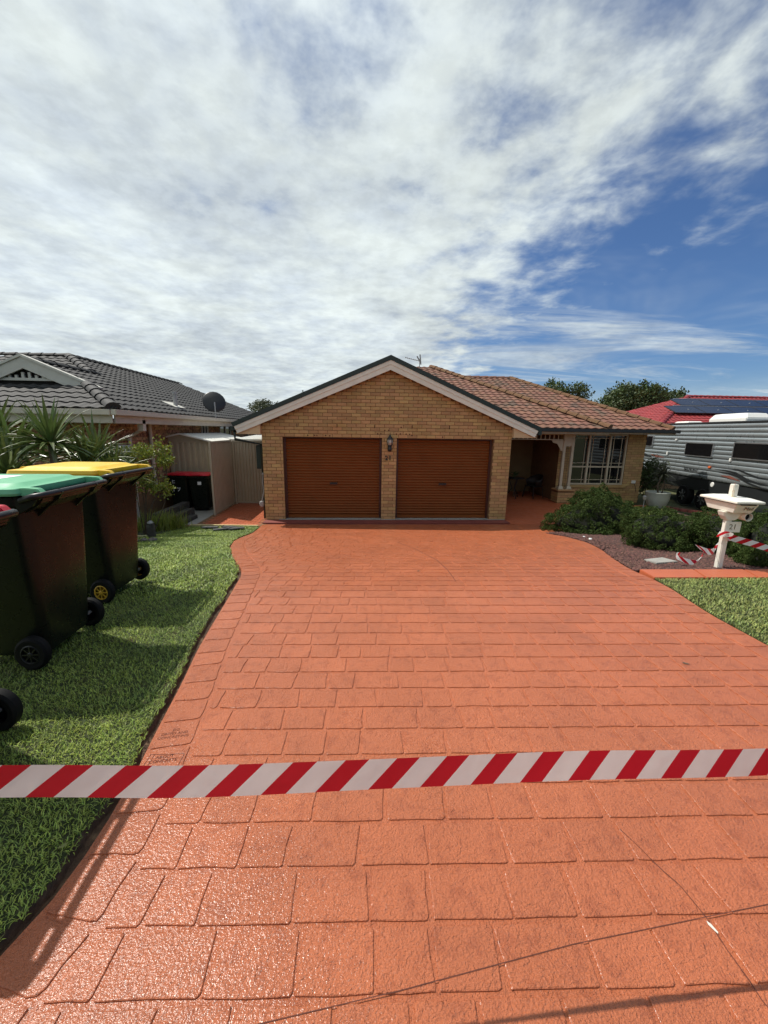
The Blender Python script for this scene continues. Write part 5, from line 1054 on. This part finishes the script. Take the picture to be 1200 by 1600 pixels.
make_tree('tree', 'smaller round green tree above the right slope of the brown tiled roof', 15.4, 31.0, -1.2, blobset(15.6, 31, 2.0, 5.0, 1.9, 16, 95, (0.7,1.1)), 96, M['leafdark'], 0.16, 55, 26, 0.22, TG)
make_tree('tree', 'olive green tree seen left of the garage gable over the dark roof', -9.6, 40.0, -1.2, blobset(-9.4, 40, 1.5, 4.4, 1.7, 12, 97, (0.6,1.0)), 98, M['leafolive'], 0.17, 45, 18, 0.2)
make_tree('tree', 'small olive tree tip just above the left garage barge', -5.2, 40.0, -1.2, blobset(-5.4, 40, 2.6, 4.5, 0.6, 6, 99, (0.4,0.7)), 100, M['leafolive'], 0.16, 36, 16, 0.15)
make_tree('tree', 'olive tree crown peeking over the charcoal roof ridge', -19.4, 30.0, -1.2, blobset(-18.6, 30, 3.2, 5.6, 1.9, 12, 101, (0.6,0.95)), 102, M['leafolive'], 0.16, 45, 18, 0.2)
# dark hedge beside the house's right corner
make_leafy('hedge_shrub', 'dark leafy shrub in the shade beside the right house corner', 10.75, 13.7, ((0,0,0.0,0.25),(0.12,0.2,-0.3,0.28),(-0.3,0.2,-0.2,0.3),(0.0,0,0.25,0.2),(0.0,0.3,-0.6,0.28)), 103, M['leafdark'], 0.07, 70, 14)

# potted cordyline, garden light
px_, py_ = 9.72, 11.9
t = thing('plant_pot', 'grey green glazed pot beside the house corner', 'pot', (px_, py_, -0.95))
m = MB(); m.lathe([(0.19,0.0),(0.28,0.12),(0.335,0.32),(0.345,0.50),(0.355,0.52),(0.335,0.53),(0.32,0.50),(0.31,0.47)], (0,0,0), 28); m.build('pot_wall', M['pot'], t, smooth='auto'); m = MB(); m.lathe([(0.0,0.47),(0.311,0.465)], (0,0,0), 24); m.build('potting_soil', M['soil'], t)
t = thing('potted_cordyline', 'spiky dark cordyline growing in the grey pot', 'plant', (px_, py_, -0.47), world=True)
m = MB(); m.tube([(px_+0.0, py_, -0.5), (px_-0.06, py_, -0.2), (px_+0.02, py_, 0.02), (px_+0.05, py_, 0.16)], [0.03,0.028,0.025,0.025], 7); m.tube([(px_+0.12, py_, -0.5), (px_+0.18, py_, -0.2), (px_+0.12, py_, -0.05)], [0.025,0.022,0.02], 7); m.build('stem', M['bark'], t, smooth=True)
for c, n in (((px_+0.05, py_, 0.16), 60), ((px_+0.12, py_, -0.05), 30)): m = MB(); rosette(m, c, n, 0.50, 0.030, 111, droop=1.4); m.build('leaf_head', M['cordy'], t, fix=False)
def make_garden_light(x, y, label):
    t = thing('garden_light', label, 'garden light', (x, y, -0.94)); m = MB(); m.tube([(0,0,0),(0,0,0.30)], 0.012, 6); m.build('stake', M['grey'], t); m = MB(); m.lathe([(0.02,0.30),(0.045,0.32),(0.05,0.40),(0.045,0.41)], (0,0,0), 12); m.build('lens', M['lampglass'], t); m = MB(); m.lathe([(0.055,0.405),(0.06,0.415),(0.04,0.44),(0.0,0.45)], (0,0,0), 12); m.build('cap', M['grey'], t)
make_garden_light(9.05, 11.6, 'small metal garden light on a stake left of the pot')
# left lawn things: stub post, stones, slates, sleepers, timber edging
gx, gy_ = -3.96, 7.27
t = thing('stub_post', 'short dark timber post with a small cap light on the lawn', 'post', (gx, gy_, zg(gy_)-0.02)); m = MB(); m.box((-0.055,-0.055,-0.1), (0.055,0.055,0.30)); m.build('post_body', M['sleeper'], t, bevel=0.008); m = MB(); m.lathe([(0.05,0.0),(0.05,0.02),(0.02,0.05),(0.0,0.055)], (0,0,0.30), 10); m.build('cap', M['grey'], t)
for i, (x, y, s, lb) in enumerate(((-3.78, 6.38, 0.075, 'pale stone nearest the yellow bin on the lawn'), (-3.66, 6.46, 0.06, 'small dark stone in the middle of the lawn stones'), (-3.56, 6.55, 0.065, 'rightmost stone of the three on the lawn'))):
    r = random.Random(i+50); m = MB(); m.lathe([(0.0,-0.4*s),(s*0.9,-0.2*s),(s,0.1*s),(s*0.6,0.45*s),(0,0.55*s)], (x, y, zg(y)+0.04), 8); m.v = [(a+r.uniform(-.25,.25)*s, b+r.uniform(-.25,.25)*s, c+r.uniform(-.15,.15)*s) for a, b, c in m.v]; tag(m.build('lawn_stone', M['rock']), lb, 'stone', 'stones on the lawn')
for i, (x, y, rz, dz, tl, lb) in enumerate(((-3.47, 8.80, 8, 0.02, 0.03, 'leftmost dark slate lying on the lawn by the timber edging'), (-3.12, 8.52, 25, 0.015, -0.02, 'dark slate nearest the camera in the pile on the lawn'), (-2.98, 8.70, -14, 0.035, 0.05, 'dark slate on top of the pile on the lawn'), (-2.82, 8.60, 30, 0.02, 0.02, 'rightmost dark slate of the pile on the lawn'))):
    m = MB(); m.box((-0.17,-0.10,-0.012), (0.17,0.10,0.012)); 
    for q in (-0.06, 0.05): m.box((q-0.006,-0.095,0.0121), (q+0.006,0.095,0.016))
    o = m.build('loose_slate', M['slate']); o.location = (x, y, zg(y)+0.03+dz); o.rotation_euler = (-0.12, tl, R(rz)); tag(o, lb, 'slate', 'loose slates on the lawn')
for i, (a, b, z0, z1, lb) in enumerate((((-4.46, 9.42), (-4.46, 10.3), -0.95, -0.85, 'lowest dark timber sleeper of the garden steps'), ((-4.70, 9.38), (-4.70, 10.7), -0.95, -0.75, 'middle dark timber sleeper of the garden steps'), ((-4.95, 9.30), (-4.95, 11.0), -0.95, -0.63, 'topmost dark timber sleeper of the garden steps'))):
    m = MB(); m.box((a[0]-0.10, a[1], z0), (a[0]+0.0995, b[1], z1)); tag(m.build('timber_sleeper', M['sleeper'], bevel=0.012), lb, 'sleeper', 'sleepers of the garden steps')
m = MB(); m.prism([(-4.15,9.30,-0.985),(-2.50,9.20,-0.985),(-2.50,9.25,-0.985),(-4.15,9.35,-0.985)], (0,0,0.105)); tag(m.build('timber_edging', M['timber'], bevel=0.004), 'pale timber board edging the far end of the left lawn', 'edging')

# ------------------------------------------------------------------ porch furniture
def make_chair():
    t = thing('wicker_chair', '', 'chair', group='porch chairs')
    m = MB(); m.box((-0.23,-0.22,0.42), (0.23,0.22,0.455)); m.build('seat', M['wicker'], t, bevel=0.012)
    m = MB(); rows = []
    for i in range(13):
        a = R(-35+250*i/12); rows.append([(0.27*math.cos(a), 0.25*math.sin(a), 0.45), (0.29*math.cos(a), 0.27*math.sin(a), 0.60), (0.32*math.cos(a), 0.30*math.sin(a), 0.66+0.20*max(0, math.sin(a))**0.7)])
    m.sheet(rows); o = m.build('backrest', M['wicker'], t, smooth=True); s = o.modifiers.new('thickness', 'SOLIDIFY'); s.thickness = 0.02
    for sx in (-1, 1):
        for sy in (-1, 1): m = MB(); m.tube([(sx*0.21, sy*0.19, 0.44), (sx*0.27, sy*0.24, 0.0)], 0.014, 6); m.build('leg', M['wicker'], t)
    return t
ch = make_chair(); ch['label'] = 'dark wicker chair at the right of the small porch table'; ch.location = (6.35, 13.7, -0.94); ch.rotation_euler = (0,0,R(-70))
c2 = copy_tree(ch); c2['label'] = 'dark wicker chair at the left of the porch table by the garage pier'; c2.location = (4.95, 13.7, -0.94); c2.rotation_euler = (0,0,R(75))
t = thing('porch_table', 'small round dark table between the two wicker chairs on the porch', 'table', (5.62, 13.75, -0.94))
m = MB(); m.lathe([(0.0,0.71),(0.36,0.71),(0.37,0.72),(0.36,0.735),(0.0,0.735)], (0,0,0), 24); m.build('table_top', M['wicker'], t)
for i in range(3): a = 2*math.pi*i/3+0.5; m = MB(); m.tube([(0.28*math.cos(a),0.28*math.sin(a),0.0),(0.06*math.cos(a),0.06*math.sin(a),0.35),(0.2*math.cos(a),0.2*math.sin(a),0.71)], 0.015, 6); m.build('leg', M['wicker'], t)
make_leafy('table_plant', 'little dark pot plant standing on the porch table', 5.62, 13.75, ((0,0,-0.06,0.06),), 105, M['leafdark'], 0.05, 14, 10, 'plant', 0.01)

# ------------------------------------------------------------------ caravan
def make_caravan():
    t = thing('caravan', 'long silver ribbed caravan with dark tinted windows beside the house', 'caravan', (11.3, 12.0, -1.02), R(-9.5)); gz = 1.02
    z0, z1 = 0.0+gz, 1.78+gz; ya, yb_ = -3.6, 4.15
    def prof_y(z): n = 13; ph = ((z-z0)/(z1-z0)*n) % 1.0; return -0.022*(math.sin(math.pi*ph)**0.7)
    zs = np.linspace(z0, z1, 13*10+1); m = MB(); m.sheet([[(prof_y(z), y, z) for z in zs] for y in (ya, yb_)]); b = m.build('ribbed_side', M['caravan'], t, smooth='auto')
    m = MB(); m.loft([[(0.03, ya, z0), (2.4, ya, z0), (2.4, ya, z1), (0.03, ya, z1)], [(0.03, yb_, z0), (2.4, yb_, z0), (2.4, yb_, z1), (0.03, yb_, z1)]]); m.build('body', M['caravan'], t)
    m = MB(); m.box((-0.03, ya-0.02, z1+0.001), (2.43, yb_+0.02, z1+0.06)); m.build('roof', M['caravandark'], t, bevel=0.02)
    m = MB(); m.box((0.02, ya+0.1, z0-0.42), (2.38, yb_-0.1, z0-0.001)); m.build('chassis_skirt', M['caravandark'], t, bevel=0.01)
    for i, (y0, y1, a, c) in enumerate(((-0.19, 1.10, 0.74, 1.14), (-2.75, -1.07, 0.78, 1.20), (3.20, 4.02, 0.96, 1.34))):
        m = MB(); m.box((-0.045, y0, a+gz), (-0.005, y1, c+gz)); w = m.build('window', M['caravanwin'], t, bevel=0.01); m = MB()
        for q in ((y0-0.03, y0), (y1, y1+0.03)): m.box((-0.05, q[0], a+gz-0.03), (-0.003, q[1], c+gz+0.03))
        for q in ((a-0.03, a), (c, c+0.03)): m.box((-0.0495, y0+0.0005, q[0]+gz), (-0.0035, y1-0.0005, q[1]+gz))
        m.build('frame', M['alu'], w)
    for y in (0.92, -0.05):
        z = -0.66+gz; m = MB(); m.lathe([(0.20,0.0),(0.31,-0.0),(0.345,0.03),(0.345,0.19),(0.31,0.22),(0.2,0.22)], (-0.01, y, z), 24, 'x', cap=False); w = m.build('wheel', M['tyre'], t, smooth='auto')
        m = MB(); m.lathe([(0.20,0.02),(0.19,0.05),(0.06,0.03),(0.05,0.0),(0.0,-0.005)], (-0.01, y, z), 18, 'x', cap=False); rm = m.build('rim', M['caravandark'], w, smooth='auto'); m = MB()
        for k in range(6): a = 2*math.pi*k/6+0.4; m.beam((-0.012, y+0.05*math.cos(a), z+0.05*math.sin(a)), (0.0, y+0.19*math.cos(a), z+0.19*math.sin(a)), 0.022, 0.035, up=(1,0,0))
        m.build('spokes', M['alu'], rm)
    m = MB(); m.lathe([(0.0,-0.012),(0.07,-0.01),(0.08,0.0),(0.08,0.02)], (0.01, -0.40, -0.13+gz), 16, 'x'); m.build('hatch_cap', M['whiteplastic'], t)
    m = MB(); m.loft([[(0.55+x*0.5, -0.40+y*0.86, z1+z) for x, y in ((-1,-1),(1,-1),(1,1),(-1,1))] if 0 else [(0.62+dx*s, -0.10+dy*s2, z1+z) for dx, dy in ((-0.35,-0.78),(0.35,-0.78),(0.35,0.78),(-0.35,0.78))] for s, s2, z in ((1,1,0.055),(1,1,0.16),(0.8,0.86,0.30),(0.5,0.6,0.32))]); m.build('air_conditioner', M['whiteplastic'], t, bevel=0.02)
    m = MB(); m.loft([[(0.55+dx*s, 2.15+dy*s, z1+z) for dx, dy in ((-0.25,-0.4),(0.25,-0.4),(0.25,0.4),(-0.25,0.4))] for s, z in ((1,0.055),(1,0.09),(0.8,0.13))]); m.build('roof_hatch', M['whiteplastic'], t, bevel=0.01)
    m = MB(); m.lathe([(0.05,0.05),(0.05,0.11),(0.10,0.17),(0.12,0.22),(0.12,0.235),(0.0,0.235)], (0.5,-1.62,z1), 14); m.tube([(0.5,-1.62,z1+0.225),(0.5,-1.36,z1+0.24)], 0.012, 5); m.build('roof_vent', M['pot'], t)
    for y, z, s in ((1.72,1.24,(0.10,0.06)),(2.12,0.73,(0.09,0.12)),(-1.0,0.70,(0.07,0.10))): m = MB(); m.box((-0.05, y-s[0]/2, z+gz-s[1]/2), (-0.005, y+s[0]/2, z+gz+s[1]/2)); m.build('side_fitting', M['whiteplastic'], t, bevel=0.008)
    m = MB(); m.box((-0.05, -0.26, 0.375+gz), (-0.004, -0.14, 0.44+gz)); m.build('marker_lamp', M['amber'], t, bevel=0.01)
    lettering('side_lettering', 'BELMONT', 0.155, frame((-0.028, 0.67, 0.245+gz), (0,-1,0), (0,0,1)), M['black'], t, 0.003)
    lettering('side_lettering', '21', 0.10, frame((-0.028, 0.18, 0.10+gz), (0,-1,0), (0,0,1)), M['caravandark'], t, 0.003)
    def swoosh(pts, mt, w):
        m = MB(); rows = []
        for i, (y, z) in enumerate(pts): k = w*math.sin(math.pi*(i+0.15)/(len(pts)-0.7)); rows.append([(-0.026, y, z+gz-k/2), (-0.026, y, z+gz+k/2)])
        m.sheet(rows); o = m.build('side_graphic', mt, t); s = o.modifiers.new('thickness', 'SOLIDIFY'); s.thickness = 0.004
    swoosh([(-0.45,0.37),(-0.9,0.37),(-1.3,0.33),(-1.7,0.20),(-2.2,0.12),(-2.9,0.12)], M['caravandark'], 0.07)
    swoosh([(-0.6,0.30),(-1.0,0.30),(-1.4,0.24),(-1.8,0.10),(-2.3,0.02),(-2.9,0.03)], M['caravandark'], 0.06)
    swoosh([(-1.0,0.42),(-1.35,0.44),(-1.7,0.36),(-2.1,0.29),(-2.9,0.28)], M['caravandark'], 0.05)
    swoosh([(-0.75,0.20),(-1.1,0.19),(-1.5,0.12)], M['rust'], 0.08); swoosh([(3.2,0.62),(2.8,0.58),(2.3,0.56)], M['rust'], 0.09); swoosh([(4.1,0.66),(3.6,0.58),(3.1,0.52)], M['caravandark'], 0.12)
make_caravan()
t = thing('caravan_kerb', 'curved red brick edging running in front of the caravan wheels', 'edging', (10.6, 11.3, -0.98), world=True)
for i in range(14):
    s = i/13; x = 9.95+1.5*s; y = 12.35-1.9*s-0.25*math.sin(math.pi*s); m = MB(); m.obox((x, y, -0.965), (0.19, 0.11, 0.09), (0.62,-0.78,0), (0.78,0.62,0)); m.build('edging_brick', M['lip'], t, bevel=0.006)

# ------------------------------------------------------------------ right neighbour: red roof and solar panels
def make_right_house():
    H = thing('red_roofed_house', 'neighbouring house with red tiled roof and solar panels behind the caravan', 'house', (20, 18, -1.1), world=True)
    T = 0.43; k = 1/math.sqrt(1+T*T); EY, EZ, RY_ = 16.6, 1.25, 22.0; h = (RY_-EY)/k; zr = EZ+(RY_-EY)*T
    rf = MB().box((20, 22.1, 3.0), (28, 22.2, 3.2)).build('tiled_roof', M['timber'], H)
    roof_slope(rf, (0,EY,EZ), (1,0,0), (0,k,T*k), [[(12.6,0),(34,0),(34,h),(18.8,h)]], M['rtile'], 0)
    ridge_caps(rf, (12.6,EY,EZ+0.03), (18.8,RY_,zr+0.03), M['rtile'], r=0.14); ridge_caps(rf, (18.8,RY_,zr+0.03), (33,RY_,zr+0.03), M['rtile'])
    kt = (zr-EZ)/6.2; kk = 1/math.sqrt(1+kt*kt); roof_slope(rf, (12.6,0,EZ), (0,-1,0), (kk,0,kt*kk), [[(-28,0),(-EY,0),(-22,6.2/kk)]], M['rtile'], 0)
    m = MB(); m.prism([(18.8,22,zr-0.01),(34,22,zr-0.01),(34,28,EZ),(12.6,28,EZ)], (0,0,-0.05)); m.build('rear_slope', M['rtile'], rf)
    m = MB(); m.box((13.2, EY+0.6, -1.1), (33, 27, EZ-0.1)); m.build('brick_wall', M['mbrick'], H)
    m = MB(); m.box((12.5, EY-0.12, EZ-0.12), (34, EY, EZ)); m.build('gutter', M['nwhite'], H, bevel=0.01)
    S_ = thing('solar_array', 'two rows of dark solar panels on the red tiled roof', 'solar panels', (18, 19.5, 2.5), world=True)
    N_ = np.cross(V3(1,0,0), V3(0,k,T*k)); pw, ph = 1.62, 0.98
    cell = None
    for row in range(2):
        for i in range(6):
            u0 = 15.9+i*(pw+0.02)+row*1.1; v0 = 2.85+row*(ph+0.02)*1.15; c = V3(0,EY,EZ)+V3(1,0,0)*(u0+pw/2)+V3(0,k,T*k)*(v0+ph/2)+N_*0.14
            m = MB(); m.obox(c, (pw-0.03, ph-0.03, 0.03), (1,0,0), (0,k,T*k), N_); p = m.build('panel', M['solar'], S_)
            m = MB(); V_ = V3(0,k,T*k)
            for s in (-1,1): m.obox(c+V_*s*(ph/2-0.008), (pw, 0.016, 0.042), (1,0,0), V_, N_); m.obox(c+V3(1,0,0)*s*(pw/2-0.008), (0.016, ph-0.034, 0.041), (1,0,0), V_, N_)
            m.build('panel_frame', M['gutterdark'], p)
            m = MB(); m.obox(c+V3(1,0,0)*0.2+N_*0.02, (0.06,0.05,0.02), (1,0,0), V_, N_); m.build('clamp', M['alu'], p)
        m = MB(); c = V3(0,EY,EZ)+V3(1,0,0)*(21.5+row*0.8)+V_*(2.85+(row+1)*(ph+0.02)*1.15-0.08)+N_*0.13; m.obox(c, (10.0, 0.05, 0.04), (1,0,0), V_, N_); m.build('mounting_rail', M['alu'], S_)
make_right_house()

# small leaves fallen on the driveway and lawn
LV = (('dry brown leaf on the driveway before the right garage door', 0.86, 5.6), ('dark leaf on the driveway left of the crack', 0.62, 3.9), ('brown leaf on the driveway near the right lawn', 2.05, 2.06), ('small dry leaf in the middle of the far driveway', 1.9, 6.0), ('pale leaf on the shaded lawn beside the green bin', -1.35, 2.30), ('pale leaf on the lawn near the tape', -0.99, 1.08))
for i, (lb, x, y) in enumerate(LV):
    m = MB(); r = random.Random(i); a = r.uniform(0, 6); L_ = 0.022 if i < 4 else 0.016; lift = 0.008 if i < 4 else 0.05
    c, s = math.cos(a), math.sin(a); pts = [(-1,0,0.2),(-0.4,0.38,0.0),(0.4,0.32,0.05),(1,0,0.35),(0.4,-0.32,0.1),(-0.4,-0.38,0.1)]
    m.add([(x+L_*(p*c-q*s), y+L_*(p*s+q*c), zg(y)+lift+L_*w*0.5) for p, q, w in pts], [(0,1,2,3,4,5)]); tag(m.build('fallen_leaf', M['bark'] if i < 4 else M['grassdry']), lb, 'leaf', 'fallen leaves')

for o in bpy.data.objects:
    if '_org' in o: del o['_org']
